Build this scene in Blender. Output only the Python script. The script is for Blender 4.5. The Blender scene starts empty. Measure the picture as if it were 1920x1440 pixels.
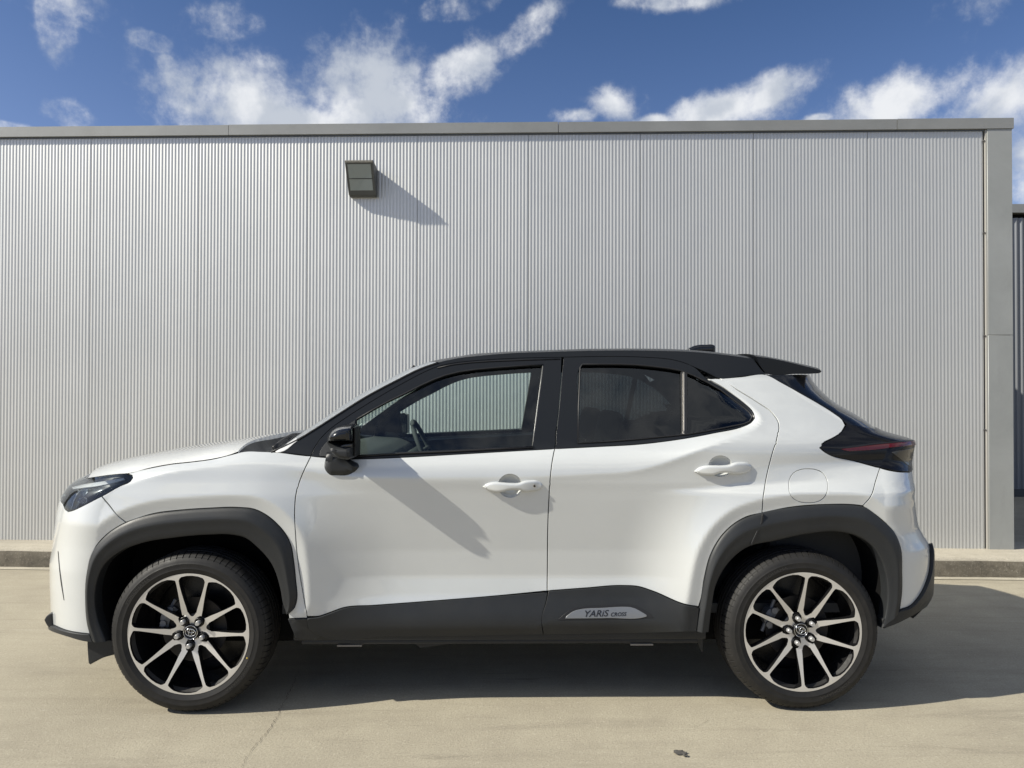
import bpy, bmesh, math, random
import numpy as np
from mathutils import Vector, Matrix, geometry
random.seed(4)
sc = bpy.context.scene
COL = sc.collection

# ---------------------------------------------------------------- camera
PSI, PIT, ROL, CD, CH, CX, FOC = .0183, .0118, .0028, 2.9883, 1.3366, -.0698, 1340.0
F_ = np.array([math.sin(PSI)*math.cos(PIT), math.cos(PSI)*math.cos(PIT), math.sin(PIT)])
_R = np.array([math.cos(PSI), -math.sin(PSI), 0.]); _U = np.cross(_R, F_)
R_ = _R*math.cos(ROL)+_U*math.sin(ROL); U_ = -_R*math.sin(ROL)+_U*math.cos(ROL)
C_ = np.array([CX, -CD, CH])
cam = bpy.data.cameras.new('camera'); cam_o = bpy.data.objects.new('camera', cam); COL.objects.link(cam_o)
cam.sensor_width = 36; cam.lens = FOC/1920*36; cam.clip_start = .05; cam.clip_end = 2000
M = Matrix.Identity(4)
for i in range(3):
    M[i][0], M[i][1], M[i][2], M[i][3] = R_[i], U_[i], -F_[i], C_[i]
cam_o.matrix_world = M
sc.camera = cam_o

# ---------------------------------------------------------------- light
SUN_EL, SUN_AZ = math.radians(37), math.radians(15.5)      # azimuth measured from the car's long axis
to_sun = Vector((-math.cos(SUN_AZ)*math.cos(SUN_EL), -math.sin(SUN_AZ)*math.cos(SUN_EL), math.sin(SUN_EL)))
sl = bpy.data.lights.new('sun', 'SUN'); sl.energy = 5.0; sl.angle = math.radians(.53); sl.color = (1.0, .945, .82)
so = bpy.data.objects.new('sun', sl); COL.objects.link(so)
so.rotation_euler = to_sun.to_track_quat('Z', 'Y').to_euler(); so.location = (-20, -10, 15)
sc.view_settings.view_transform = 'Standard'; sc.view_settings.look = 'None'
sc.view_settings.exposure = 0.38; sc.view_settings.gamma = 1.0
sc.view_settings.use_curve_mapping = False
SKY_STRENGTH = .07

def build_world():
    w = bpy.data.worlds.new('World'); sc.world = w; w.use_nodes = True
    nt = w.node_tree; N = nt.nodes; L = nt.links; N.clear()
    out = N.new('ShaderNodeOutputWorld'); bg = N.new('ShaderNodeBackground'); bg.inputs[1].default_value = SKY_STRENGTH
    L.new(bg.outputs[0], out.inputs[0])
    sky = N.new('ShaderNodeTexSky'); sky.sky_type = 'NISHITA'; sky.sun_disc = False
    sky.sun_elevation = SUN_EL; sky.sun_rotation = math.atan2(to_sun.x, to_sun.y)
    sky.air_density = 1.0; sky.dust_density = 1.6; sky.ozone_density = 2.4; sky.altitude = 0
    tc = N.new('ShaderNodeTexCoord'); D = tc.outputs['Generated']
    def math_(op, a, b=None, c=None, clamp=False):
        n = N.new('ShaderNodeMath'); n.operation = op; n.use_clamp = clamp
        for i, v in enumerate((a, b, c)):
            if v is None: continue
            if isinstance(v, (int, float)): n.inputs[i].default_value = v
            else: L.new(v, n.inputs[i])
        return n.outputs[0]
    def dot(v):
        n = N.new('ShaderNodeVectorMath'); n.operation = 'DOT_PRODUCT'; L.new(D, n.inputs[0]); n.inputs[1].default_value = tuple(v); return n.outputs['Value']
    # cumulus banks: centre and half extents in photo pixels, tilt
    # last number: ceiling of the bank's thickness (thin veils stay see-through)
    blobs = [(455,195,170,115,0,9),(700,180,175,135,-10,9),(870,125,130,52,-20,.62),(985,60,110,36,-32,.5),(560,225,260,40,0,9),
             (425,42,80,36,-12,.34),(105,40,36,90,10,.27),(128,215,44,34,10,.36),(862,10,90,26,-10,.2),(285,78,40,20,0,.24),(315,122,22,22,0,.3),
             (1152,194,72,56,6,1.),(1090,218,60,20,0,.7),(1345,208,140,42,-7,1.1),(1440,184,95,48,-15,1.1),(1225,226,60,16,0,.6),(1535,222,34,12,0,.5),
             (1685,187,138,56,-4,1.2),(1885,190,130,88,-22,9),(1985,330,120,170,0,9),(1260,-2,150,24,4,.5),(0,236,60,14,0,.4)]
    m = None
    for (px, py, rx, ry, a, cap) in blobs:
        c = F_+R_*(px-960)/FOC-U_*(py-720)/FOC; n_ = np.linalg.norm(c); c = c/n_
        ca, sa = math.cos(math.radians(a)), math.sin(math.radians(a))
        ea = R_*ca - U_*sa; eb = R_*sa + U_*ca
        ea = (ea-c*ea.dot(c))*FOC*n_/rx; eb = (eb-c*eb.dot(c))*FOC*n_/ry
        p = dot(ea); q = dot(eb)
        d2 = math_('ADD', math_('MULTIPLY', p, p), math_('MULTIPLY', q, q))
        # beyond 90 degrees from the centre the blob must vanish
        v = math_('SUBTRACT', 1.0, math_('SQRT', d2))
        v = math_('MULTIPLY', v, math_('GREATER_THAN', dot(c), .5)) if False else math_('MINIMUM', v, math_('MULTIPLY', math_('SUBTRACT', dot(c), .6), 6.0))
        if cap < 5: v = math_('MINIMUM', math_('MULTIPLY', v, 1.0), cap)
        m = v if m is None else math_('SMOOTH_MAX', m, v, .18)
    # general cover everywhere else in the sky, laid on a flat cloud deck
    sep = N.new('ShaderNodeSeparateXYZ'); L.new(D, sep.inputs[0])
    zz = math_('ADD', math_('MAXIMUM', sep.outputs['Z'], 0.0), .18)
    cmb = N.new('ShaderNodeCombineXYZ'); L.new(math_('DIVIDE', sep.outputs['X'], zz), cmb.inputs[0]); L.new(math_('DIVIDE', sep.outputs['Y'], zz), cmb.inputs[1])
    nz0 = N.new('ShaderNodeTexNoise'); nz0.inputs['Scale'].default_value = .9; nz0.inputs['Detail'].default_value = 3; L.new(cmb.outputs[0], nz0.inputs['Vector'])
    gen = math_('MULTIPLY', math_('SUBTRACT', nz0.outputs[0], .47), 5.0)
    away = math_('SUBTRACT', .78, dot(F_))          # the frame's own clouds are the blobs above
    gen = math_('MINIMUM', gen, math_('MULTIPLY', away, 6.0))
    m = math_('MAXIMUM', m, gen)
    nz = N.new('ShaderNodeTexNoise'); nz.inputs['Scale'].default_value = 11; nz.inputs['Detail'].default_value = 9; nz.inputs['Roughness'].default_value = .58
    nz.inputs['Distortion'].default_value = .35
    L.new(D, nz.inputs['Vector'])
    nf = N.new('ShaderNodeTexNoise'); nf.inputs['Scale'].default_value = 34; nf.inputs['Detail'].default_value = 7; nf.inputs['Roughness'].default_value = .62; L.new(D, nf.inputs['Vector'])
    t = math_('ADD', m, math_('MULTIPLY', math_('SUBTRACT', nz.outputs[0], .5), 1.45))
    t = math_('ADD', t, math_('MULTIPLY', math_('SUBTRACT', nf.outputs[0], .5), 1.1))
    mr = N.new('ShaderNodeMapRange'); mr.interpolation_type = 'SMOOTHERSTEP'; L.new(t, mr.inputs['Value'])
    mr.inputs['From Min'].default_value = -.04; mr.inputs['From Max'].default_value = .98
    dens = math_('MULTIPLY', mr.outputs[0], .97)
    sh = N.new('ShaderNodeMapRange'); sh.interpolation_type = 'SMOOTHSTEP'
    nz2 = N.new('ShaderNodeTexNoise'); nz2.inputs['Scale'].default_value = 15; nz2.inputs['Detail'].default_value = 5; L.new(D, nz2.inputs['Vector'])
    L.new(math_('ADD', nz2.outputs[0], math_('MULTIPLY', t, -.06)), sh.inputs['Value'])
    sh.inputs['From Min'].default_value = .34; sh.inputs['From Max'].default_value = .56
    mc = N.new('ShaderNodeMix'); mc.data_type = 'RGBA'; L.new(sh.outputs[0], mc.inputs['Factor'])
    el = N.new('ShaderNodeMapRange'); L.new(sep.outputs['Z'], el.inputs['Value']); el.inputs['From Min'].default_value = .28; el.inputs['From Max'].default_value = .50
    tg = N.new('ShaderNodeMix'); tg.data_type = 'RGBA'; L.new(el.outputs[0], tg.inputs['Factor']); tg.inputs[6].default_value = (.98, 1.04, 1.30, 1); tg.inputs[7].default_value = (.62, .80, 1.07, 1)
    mc.inputs[6].default_value = (6.2, 6.7, 7.5, 1); mc.inputs[7].default_value = (9.6, 9.8, 10.1, 1)
    tint = N.new('ShaderNodeMix'); tint.data_type = 'RGBA'; tint.blend_type = 'MULTIPLY'; tint.inputs['Factor'].default_value = 1
    L.new(sky.outputs[0], tint.inputs[6]); L.new(tg.outputs[2], tint.inputs[7])
    mx = N.new('ShaderNodeMix'); mx.data_type = 'RGBA'; L.new(dens, mx.inputs['Factor']); L.new(tint.outputs[2], mx.inputs[6]); L.new(mc.outputs[2], mx.inputs[7])
    L.new(mx.outputs[2], bg.inputs[0])
build_world()

# ---------------------------------------------------------------- helpers
def link(o, parent=None):
    COL.objects.link(o)
    if parent is not None: o.parent = parent
    return o
def tag(o, label=None, cat=None, group=None, kind=None):
    for k, v in (('label', label), ('category', cat), ('group', group), ('kind', kind)):
        if v: o[k] = v
    return o
def empty(name, loc=(0,0,0), rz=0):
    o = bpy.data.objects.new(name, None); o.location = loc; o.rotation_euler = (0,0,rz); o.empty_display_size = .2
    return link(o)
def mesh_obj(name, verts, faces, mat, parent=None, smooth=False, normals=None, mats=None, fmat=None):
    me = bpy.data.meshes.new(name)
    me.from_pydata([tuple(map(float, v)) for v in verts], [], [tuple(int(i) for i in f) for f in faces])
    for m_ in (mats or [mat]): me.materials.append(m_)
    if fmat is not None: me.polygons.foreach_set('material_index', list(fmat))
    if smooth or normals is not None: me.polygons.foreach_set('use_smooth', [True]*len(me.polygons))
    me.update()
    if normals is not None: me.normals_split_custom_set_from_vertices([tuple(map(float, n)) for n in normals])
    o = bpy.data.objects.new(name, me); return link(o, parent)
def bm_obj(name, bm, mat, parent=None, smooth=False, mats=None, angle=None):
    me = bpy.data.meshes.new(name); bm.normal_update(); bm.to_mesh(me); bm.free()
    for m_ in (mats or [mat]): me.materials.append(m_)
    if smooth or angle: me.polygons.foreach_set('use_smooth', [True]*len(me.polygons))
    if angle: me.set_sharp_from_angle(angle=math.radians(angle))
    o = bpy.data.objects.new(name, me); return link(o, parent)
def box(bm, a, b, mi=0):
    x0,y0,z0 = a; x1,y1,z1 = b
    v = [bm.verts.new(p) for p in ((x0,y0,z0),(x1,y0,z0),(x1,y1,z0),(x0,y1,z0),(x0,y0,z1),(x1,y0,z1),(x1,y1,z1),(x0,y1,z1))]
    for f in ((3,2,1,0),(4,5,6,7),(0,1,5,4),(1,2,6,5),(2,3,7,6),(3,0,4,7)):
        bm.faces.new([v[i] for i in f]).material_index = mi
def bevel_all(bm, w, seg=2):
    bmesh.ops.bevel(bm, geom=bm.edges[:], offset=w, segments=seg, affect='EDGES', profile=.5)
def tube(bm, pts, r, n=8, closed=False, mi=0):
    rings = []
    P = [Vector(p) for p in pts]; k = len(P)
    for i in range(k):
        t = (P[(i+1)%k]-P[i-1]) if closed else (P[min(i+1,k-1)]-P[max(i-1,0)])
        t.normalize(); a = t.orthogonal() if abs(t.y) > .9 else t.cross(Vector((0,1,0))); a.normalize(); b = t.cross(a)
        rr = r[i] if isinstance(r, (list, tuple)) else r
        rings.append([bm.verts.new(P[i]+a*rr*math.cos(q*2*math.pi/n)+b*rr*math.sin(q*2*math.pi/n)) for q in range(n)])
    for i in range(k if closed else k-1):
        A, B = rings[i], rings[(i+1)%k]
        for q in range(n):
            bm.faces.new((A[q], A[(q+1)%n], B[(q+1)%n], B[q])).material_index = mi
    if not closed:
        bm.faces.new(rings[0][::-1]).material_index = mi; bm.faces.new(rings[-1]).material_index = mi
def lathe_y(bm, prof, n=96, mi=0, a0=0, rmod=None):     # profile (y, r), axis Y
    rings = []
    for i in range(n):
        a = a0+i*2*math.pi/n; ring = []
        for j, (y, r) in enumerate(prof):
            rr = r-(rmod(i, j) if rmod else 0)
            ring.append(bm.verts.new((rr*math.cos(a), y, rr*math.sin(a))))
        rings.append(ring)
    for i in range(n):
        A, B = rings[i], rings[(i+1)%n]
        for j in range(len(prof)-1):
            f = bm.faces.new((A[j], A[j+1], B[j+1], B[j])); f.material_index = mi

# ---------------------------------------------------------------- materials
def principled(name, col, rough=.5, metal=0., coat=0., spec=None, **kw):
    m = bpy.data.materials.new(name); m.use_nodes = True
    b = m.node_tree.nodes['Principled BSDF']
    b.inputs['Base Color'].default_value = (*col, 1); b.inputs['Roughness'].default_value = rough; b.inputs['Metallic'].default_value = metal
    b.inputs['Coat Weight'].default_value = coat; b.inputs['Coat Roughness'].default_value = kw.get('coat_rough', .03)
    if spec is not None: b.inputs['Specular IOR Level'].default_value = spec
    return m
def nodes(m): return m.node_tree.nodes, m.node_tree.links, m.node_tree.nodes['Principled BSDF']
def noise(N, L, scale, detail=4, rough=.55, vec=None, dist=0):
    n = N.new('ShaderNodeTexNoise'); n.inputs['Scale'].default_value = scale; n.inputs['Detail'].default_value = detail
    n.inputs['Roughness'].default_value = rough; n.inputs['Distortion'].default_value = dist
    if vec is not None: L.new(vec, n.inputs['Vector'])
    return n.outputs[0]
def ramp(N, L, fac, stops):
    r = N.new('ShaderNodeValToRGB'); L.new(fac, r.inputs[0])
    e = r.color_ramp.elements
    while len(e) < len(stops): e.new(.5)
    for i, (p, c) in enumerate(stops):
        e[i].position = p; e[i].color = (*c, 1) if len(c) == 3 else c
    return r.outputs[0]
def mixc(N, L, fac, a, b, mode='MIX'):
    n = N.new('ShaderNodeMix'); n.data_type = 'RGBA'; n.blend_type = mode
    for s, v in ((n.inputs[0], fac), (n.inputs[6], a), (n.inputs[7], b)):
        if isinstance(v, (int, float)): s.default_value = v
        elif isinstance(v, tuple): s.default_value = (*v, 1) if len(v) == 3 else v
        else: L.new(v, s)
    return n.outputs[2]
def bump(N, L, b, h, strength, dist=.01):
    n = N.new('ShaderNodeBump'); n.inputs['Strength'].default_value = strength; n.inputs['Distance'].default_value = dist
    L.new(h, n.inputs['Height']); L.new(n.outputs[0], b.inputs['Normal'])
def objvec(N, L, scale=(1,1,1)):
    tc = N.new('ShaderNodeTexCoord'); mp = N.new('ShaderNodeMapping'); mp.inputs['Scale'].default_value = scale
    L.new(tc.outputs['Object'], mp.inputs[0]); return mp.outputs[0]

white = principled('white_paint', (.58,.59,.585), .33, 0, 1.0, coat_rough=.02); white.node_tree.nodes['Principled BSDF'].inputs['Coat IOR'].default_value = 1.85
def _w():
    N, L, b = nodes(white)
    v = objvec(N, L)
    fl = noise(N, L, 900, 2, .5, v)
    c = ramp(N, L, noise(N, L, 3.0, 5, .6, v), [(.3,(.535,.55,.542)),(.7,(.56,.575,.567))])
    L.new(c, b.inputs['Base Color'])
    L.new(ramp(N, L, noise(N, L, 5, 6, .7, v), [(.35,(.012,)*3),(.75,(.045,)*3)]), b.inputs['Coat Roughness'])
_w()
satin_black = principled('satin_black_paint', (.008,.0095,.012), .30, 0, 0, spec=.32)
gloss_black = principled('gloss_black_paint', (.006,.007,.009), .2, 0, .7, spec=.2, coat_rough=.02)
plastic = principled('textured_black_plastic', (.028,.030,.033), .55, spec=.4)
def _p():
    N, L, b = nodes(plastic); v = objvec(N, L)
    bump(N, L, b, noise(N, L, 700, 2, .6, v), .25, .001)
    L.new(ramp(N, L, noise(N, L, 4, 6, .65, v), [(.3,(.015,.0165,.018)),(.75,(.023,.0245,.026))]), b.inputs['Base Color'])
    L.new(ramp(N, L, noise(N, L, 9, 5, .6, v), [(.3,(.42,)*3),(.7,(.55,)*3)]), b.inputs['Roughness'])
_p()
seal = principled('rubber_seal', (.010,.010,.011), .5)
dark = principled('dark_liner', (.006,.006,.006), .9, spec=.1)
cabin = principled('cabin_trim', (.045,.046,.045), .8)
chrome = principled('chrome', (.75,.76,.78), .12, 1)
steel = principled('cast_steel', (.16,.15,.145), .5, .9)
machined = principled('machined_alloy', (.66,.645,.62), .3, .55, .3, coat_rough=.08)
def _m():
    N, L, b = nodes(machined); v = objvec(N, L)
    L.new(ramp(N, L, noise(N, L, 40, 4, .6, v), [(.3,(.28,)*3),(.7,(.34,)*3)]), b.inputs['Roughness'])
_m()
rubber = principled('tyre_rubber', (.022,.021,.020), .62, spec=.35)
def _r():
    N, L, b = nodes(rubber); v = objvec(N, L)
    L.new(ramp(N, L, noise(N, L, 14, 8, .7, v), [(.3,(.010,.0098,.0095)),(.62,(.018,.017,.016)),(.8,(.030,.028,.025))]), b.inputs['Base Color'])
    L.new(ramp(N, L, noise(N, L, 25, 6, .7, v), [(.3,(.5,)*3),(.7,(.72,)*3)]), b.inputs['Roughness'])
_r()
def glass_mat(name, tint, rough=.0, extra=0.):
    m = bpy.data.materials.new(name); m.use_nodes = True; N = m.node_tree.nodes; L = m.node_tree.links; N.clear()
    o = N.new('ShaderNodeOutputMaterial'); mx = N.new('ShaderNodeMixShader'); t = N.new('ShaderNodeBsdfTransparent'); g = N.new('ShaderNodeBsdfGlossy')
    t.inputs[0].default_value = (*tint, 1); g.inputs['Roughness'].default_value = rough; g.inputs[0].default_value = (.95,.98,1,1)
    f = N.new('ShaderNodeFresnel'); f.inputs['IOR'].default_value = 1.5
    a = N.new('ShaderNodeMath'); a.operation = 'MULTIPLY_ADD'; L.new(f.outputs[0], a.inputs[0]); a.inputs[1].default_value = 1.15; a.inputs[2].default_value = extra; a.use_clamp = True
    L.new(a.outputs[0], mx.inputs[0]); L.new(t.outputs[0], mx.inputs[1]); L.new(g.outputs[0], mx.inputs[2]); L.new(mx.outputs[0], o.inputs[0])
    return m
glass = glass_mat('clear_window_glass', (.80,.88,.85))
wglass = glass_mat('windscreen_glass', (.74,.84,.80))
tint = glass_mat('privacy_glass', (.17,.20,.21))
lens = glass_mat('lamp_lens', (.70,.72,.72), 0, -.01)
smoke = glass_mat('smoked_lens', (.35,.33,.33), 0, .03)
red = principled('red_lens', (.085,.003,.004), .2, 0, .4)
clearlens = principled('reflector_lens', (.045,.043,.040), .22, .3, .5)
amber = principled('amber', (.6,.22,.03), .3)
yellow = principled('paint_dot', (.7,.5,.08), .5)
nutm = principled('lug_nut_steel', (.50,.50,.50), .38, .6)
badge = principled('brushed_badge', (.27,.275,.28), .42, .7)
ink = principled('badge_letters', (.012,.012,.014), .4)
tyre_ink = principled('tyre_letters', (.030,.029,.028), .40)

# ---------------------------------------------------------------- body surface
YC = .868                                     # the car's centre line
def unp(px, py, y):                           # point on the vertical plane at depth y
    d = F_+R_*(px-960)/FOC-U_*(py-720)/FOC
    k = (y-C_[1])/d[1]; p = C_+d*k
    return p[0], p[2]
def proj(P):
    v = P-C_; d = v@F_
    return 960+FOC*(v@R_)/d, 720-FOC*(v@U_)/d
ARCH_F_OUT = [(172.5,1201),(164,1167.5),(161,1126),(164,1071.7),(176.7,1030),(201.7,1001),(239,978),(289,963),(340,956.5),(393,953),(447.5,951.7),(476.7,955),(501.7,967.5),(520,983),(535,1001),(545,1021.7),(550,1050),(553.7,1084),(555,1130)]
ARCH_F_IN = [(201.7,1201),(185,1155),(181,1126),(185,1088),(197.5,1059),(226.7,1034),(268,1017.5),(331,1007),(393,1001.7),(435,1001.7),(460,1007),(485,1026),(510,1055),(526.7,1101),(533,1134),(539,1149)]
ARCH_R_OUT = [(1304.6,1182.5),(1309,1150),(1313.5,1126.7),(1321,1083),(1333,1039),(1357,1000),(1386,976),(1423,962),(1479,951.7),(1552,946),(1600,947),(1620,950),(1649,971),(1678,1000),(1688,1024.6),(1691,1073),(1691,1107),(1686.5,1143)]
ARCH_R_IN = [(1327,1183),(1333,1136),(1340,1097.5),(1357,1063.5),(1396,1027),(1454.5,1012.5),(1513,1000),(1571,996.4),(1600,1003),(1634,1024.6),(1649,1049),(1659,1083),(1661,1122),(1655,1160),(1650,1176)]
TRIM_R = [(1326.5,710.5),(1357.5,727),(1394,755),(1413.7,777.5),(1415,784),(1408,792),(1394,798.6),(1340,811),(1287,821),(1203,832),(1100,838),(1000,842),(1000,640),(1330,640),(1349,709),(1335,712)]
def xz(poly, y=0.): return np.array([unp(px, py, y) for px, py in poly])
def seg_dist(X, Z, poly, az=1., closed=False):
    poly = np.asarray(poly, float); P = poly if not closed else np.vstack([poly, poly[:1]])
    best = np.full(X.shape, 9.)
    for a, b in zip(P[:-1], P[1:]):
        dx, dz = b[0]-a[0], (b[1]-a[1])*az
        wx, wz = X-a[0], (Z-a[1])*az
        t = np.clip((wx*dx+wz*dz)/(dx*dx+dz*dz+1e-12), 0, 1)
        best = np.minimum(best, np.hypot(wx-t*dx, wz-t*dz))
    return best
def inside(X, Z, poly):
    r = np.zeros(X.shape, bool); n = len(poly)
    for i in range(n):
        x0, z0 = poly[i]; x1, z1 = poly[(i+1)%n]
        c = (z0 > Z) != (z1 > Z)
        xi = (x1-x0)*(Z-z0)/((z1-z0) if z1 != z0 else 1e-12)+x0
        r ^= c & (X < xi)
    return r
def sstep(a, b, v):
    t = np.clip((v-a)/(b-a), 0, 1); return t*t*(3-2*t)
def smooth_poly(pts, step=.012, corner=35, closed=True):
    n = len(pts); P = [np.array(p, float) for p in pts]; out = []
    def iscorner(i):
        if not closed and i in (0, n-1): return True
        a = P[i]-P[i-1]; b = P[(i+1) % n]-P[i]
        la, lb = np.linalg.norm(a), np.linalg.norm(b)
        if la < 1e-9 or lb < 1e-9: return True
        c = np.dot(a, b)/(la*lb)
        return math.degrees(math.acos(max(-1, min(1, c)))) > corner
    cr = [iscorner(i) for i in range(n)]
    for i in range(n if closed else n-1):
        p1, p2 = P[i], P[(i+1) % n]; ln = np.linalg.norm(p2-p1)
        m1 = (p2-p1) if cr[i] else None; m2 = (p2-p1) if cr[(i+1) % n] else None
        def tang(j):
            a, b, c = P[j-1], P[j], P[(j+1) % n]; l1 = np.linalg.norm(b-a); l2 = np.linalg.norm(c-b)
            t = ((b-a)/l1*l2+(c-b)/l2*l1)/(l1+l2); return t*ln
        if m1 is None: m1 = tang(i)
        if m2 is None: m2 = tang((i+1) % n)
        k = max(1, int(round(ln/step)))
        for j in range(k):
            t = j/k; h0 = 2*t**3-3*t*t+1; h1 = t**3-2*t*t+t; h2 = -2*t**3+3*t*t; h3 = t**3-t*t
            out.append(h0*p1+h1*m1+h2*p2+h3*m2)
    if not closed: out.append(P[-1])
    return np.array(out)
DX, DZ = .006, .004
GX = np.arange(-2.5, 2.3, DX); GZ = np.arange(.1, 1.75, DZ)
def blur(A, sig, ax):
    r = int(4*sig)+1; k = np.exp(-.5*(np.arange(-r, r+1)/sig)**2); k /= k.sum()
    pad = [(0,0),(0,0)]; pad[ax] = (r, r)
    B = np.pad(A, pad, mode='edge')
    return sum(k[i]*(B[i:i+A.shape[0], :] if ax == 0 else B[:, i:i+A.shape[1]]) for i in range(2*r+1))
CREASE = [(150,925),(230,912),(320,884),(400,872),(480,868),(560,876),(640,893),(760,899),(880,899),(1000,896),(1104,890),(1189,883),(1231,872),(1273,857),(1315,840.5),(1371,820.5),(1414,807),(1430,799),(1438,789),(1438,779),(1430,767),(1412,750),(1385,731),(1357,716),(1335,705)]
TRIM = [(130,915),(165,898),(240,889),(320,872),(400,861),(433,853),(525,849),(583,857),(663,861),(760,858),(846,853),(940,847.5),(1041,842),(1120,838),(1203,833),(1250,828),(1287,822),(1340,812),(1394,799.5),(1408,793),(1415,784),(1413,777),(1394,754),(1375,739),(1357.5,726),(1326.5,709.5)]
def make_side():
    X, Z = np.meshgrid(GX, GZ, indexing='ij')
    zt_ = 1.75
    cr = smooth_poly([tuple(q) for q in xz(CREASE, .05)], .02, 80, False); tr = smooth_poly([tuple(q) for q in xz(TRIM, .08)], .02, 80, False)
    capd = lambda q: np.vstack([q, [q[-1][0], zt_], [q[0][0], zt_]])
    P = np.interp(Z, [.10,.25,.32,.355,.40,.47,.55,.66,.78,.88,.95,1.05,1.3], [.10,.075,.052,.036,.044,.064,.077,.073,.060,.049,.043,.045,.045])
    dm = sstep(-1.0,-.35,X)*(1-sstep(.5,1.15,X))
    P = .043+(P-.043)*(.30+.70*dm)
    m = (.262-.045)/(1.40-1.115)
    H = np.where(Z > 1.115, .045+m*(Z-1.115), P)
    H = blur(H, 7, 1)*1.0 if False else H
    Hs = blur(H, 7, 1); H = H+(Hs-H)*sstep(1.0, 1.06, Z)
    for arch, w, mul in ((xz(smooth_poly(ARCH_F_OUT, 5, 70, False)), .40, .35), (xz(smooth_poly(ARCH_R_OUT, 5, 70, False)), .32, 2.8)):
        cl = np.vstack([arch, [arch[-1][0], .1], [arch[0][0], .1]])
        d = seg_dist(X, Z, arch, 1.0); zr = arch[:, 1].max()+.045; d = d*(1+mul*np.clip((Z-zr)/.06, 0, 1)); d = np.where(inside(X, Z, cl), 0, d)
        t = np.clip((d-.052)/w, 0, 1); s = 1-(1-t)**2.6
        k = 1-sstep(1.0, 1.06, Z)
        fl = .011-.009*np.clip(d/.052, 0, 1)
        H = H+(fl-H)*(1-s)*k
    G = .045+.5*np.maximum(Z-.97, 0)
    inT = inside(X, Z, capd(tr)); inK = inside(X, Z, capd(cr))
    dt = seg_dist(X, Z, tr); dc = seg_dist(X, Z, cr)
    f = dt/(dt+dc+1e-6)
    H = H+.0065*(1-np.exp(-dc/.035))*sstep(-1.1, -.5, X)*(~inK)*(1-sstep(1.25, 1.36, Z))
    Y = np.where(inT, G, np.where(inK, G+(H-G)*f, H))
    Y = Y+(G-Y)*sstep(1.385, 1.43, Z)
    Y = Y+.09*(np.clip(X-.85, 0, None)/.75)**2*sstep(.93, 1.04, Z)
    Y = blur(blur(Y, 1.0, 0), 1.25, 1)
    return Y
YG = make_side()
def cub(t):
    return -.5*t+t*t-.5*t**3, 1-2.5*t*t+1.5*t**3, .5*t+2*t*t-1.5*t**3, -.5*t*t+.5*t**3
def yb(x, z):
    fx = np.clip((x-GX[0])/DX, 1, len(GX)-3.001); fz = np.clip((z-GZ[0])/DZ, 1, len(GZ)-3.001)
    ix = fx.astype(int); iz = fz.astype(int); wx = cub(fx-ix); wz = cub(fz-iz)
    r = 0
    for a in range(4):
        for b in range(4): r = r+wx[a]*wz[b]*YG[ix+a-1, iz+b-1]
    return r
SIL_F = [(100,1215),(96,1172),(94.5,1147),(92.5,1095),(92.5,1054),(97,1030),(101,1000),(104,975),(110,942),(116,929),(135,907),(160,896)]
SIL_R = [(1700,1190),(1744,1110),(1745.5,1073),(1746,1035),(1742,1020),(1733,1007),(1723,987),(1715.5,935),(1711,887),(1710,862),(1714,840),(1716.6,827),(1700,821.5),(1680.5,817),(1651.6,808),(1642,801),(1626,789),(1608,777),(1572,757),(1550,742),(1536,729),(1524,712),(1516,700)]
W_ = 3.3; EN = 1.1
def lfun(z): return np.interp(z, [.9, 1.0], [.46, .42])
def lrun(z): return np.interp(z, [.5, .98, 1.08, 1.2], [.40, .38, .34, .30])
def ends():
    out = []
    for S, sgn, LF in ((SIL_F, -1, lfun), (SIL_R, 1, lrun)):
        zz, xx = [], []
        for px, py in S:
            d = F_+R_*(px-960)/FOC-U_*(py-720)/FOC
            a, b = (d[1], -d[0]); nrm = math.hypot(a, b); a, b = a/nrm, b/nrm
            if a*sgn < 0: a, b = -a, -b
            ys = .25; xs = 0.
            for _ in range(8):
                z = unp(px, py, ys)[1]; Lr = float(LF(z))
                yb0 = float(yb(np.array([xs if xs else sgn*1.6]), np.array([z]))[0]); be = YC-yb0
                c = a*C_[0]+b*C_[1]; h = math.hypot(a*Lr, b*be)
                xs = (c-b*YC-h)/a
                ys = YC+b*be*be/h
            zz.append(z); xx.append(xs)
        o = np.argsort(zz); zz = np.array(zz)[o]; xx = np.array(xx)[o]
        g = np.arange(.1, 1.75, .0025); v = np.interp(g, zz, xx)
        v = blur(v[:, None], 2.2, 0)[:, 0]
        out.append((g, v))
    return out
(ZF, XF), (ZR, XR) = ends()
def S(s, z):
    s = np.asarray(s, float); z = np.asarray(z, float)
    xf = np.interp(z, ZF, XF); xr = np.interp(z, ZR, XR)
    mid = np.clip(s/W_, 0, 1); x0 = xf+mid*(xr-xf)
    th = np.where(s < 0, -s, np.where(s > W_, s-W_, 0))/EN*(math.pi/2)
    y0 = yb(x0, z)
    L = np.where(s < 0, -lfun(z), lrun(z))
    return np.stack([x0+L*np.sin(th), y0+(YC-y0)*(1-np.cos(th)), z+0*s], -1)
def SN(s, z, h=.004):
    a = S(s+h, z)-S(s-h, z); b = S(s, z+h)-S(s, z-h)
    n = np.cross(a, b); return n/np.linalg.norm(n, axis=-1, keepdims=True)
_ts = np.concatenate([np.linspace(-.95, 0, 110), np.linspace(.01, W_, 330), np.linspace(W_+.01, W_+.95, 110)])
_tz = np.linspace(.15, 1.62, 330)
_TS, _TZ = np.meshgrid(_ts, _tz, indexing='ij'); _P = S(_TS, _TZ); _NN = SN(_TS, _TZ)
_px, _py = proj(_P); _front = ((C_-_P)*_NN).sum(-1) > 0.02
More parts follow.
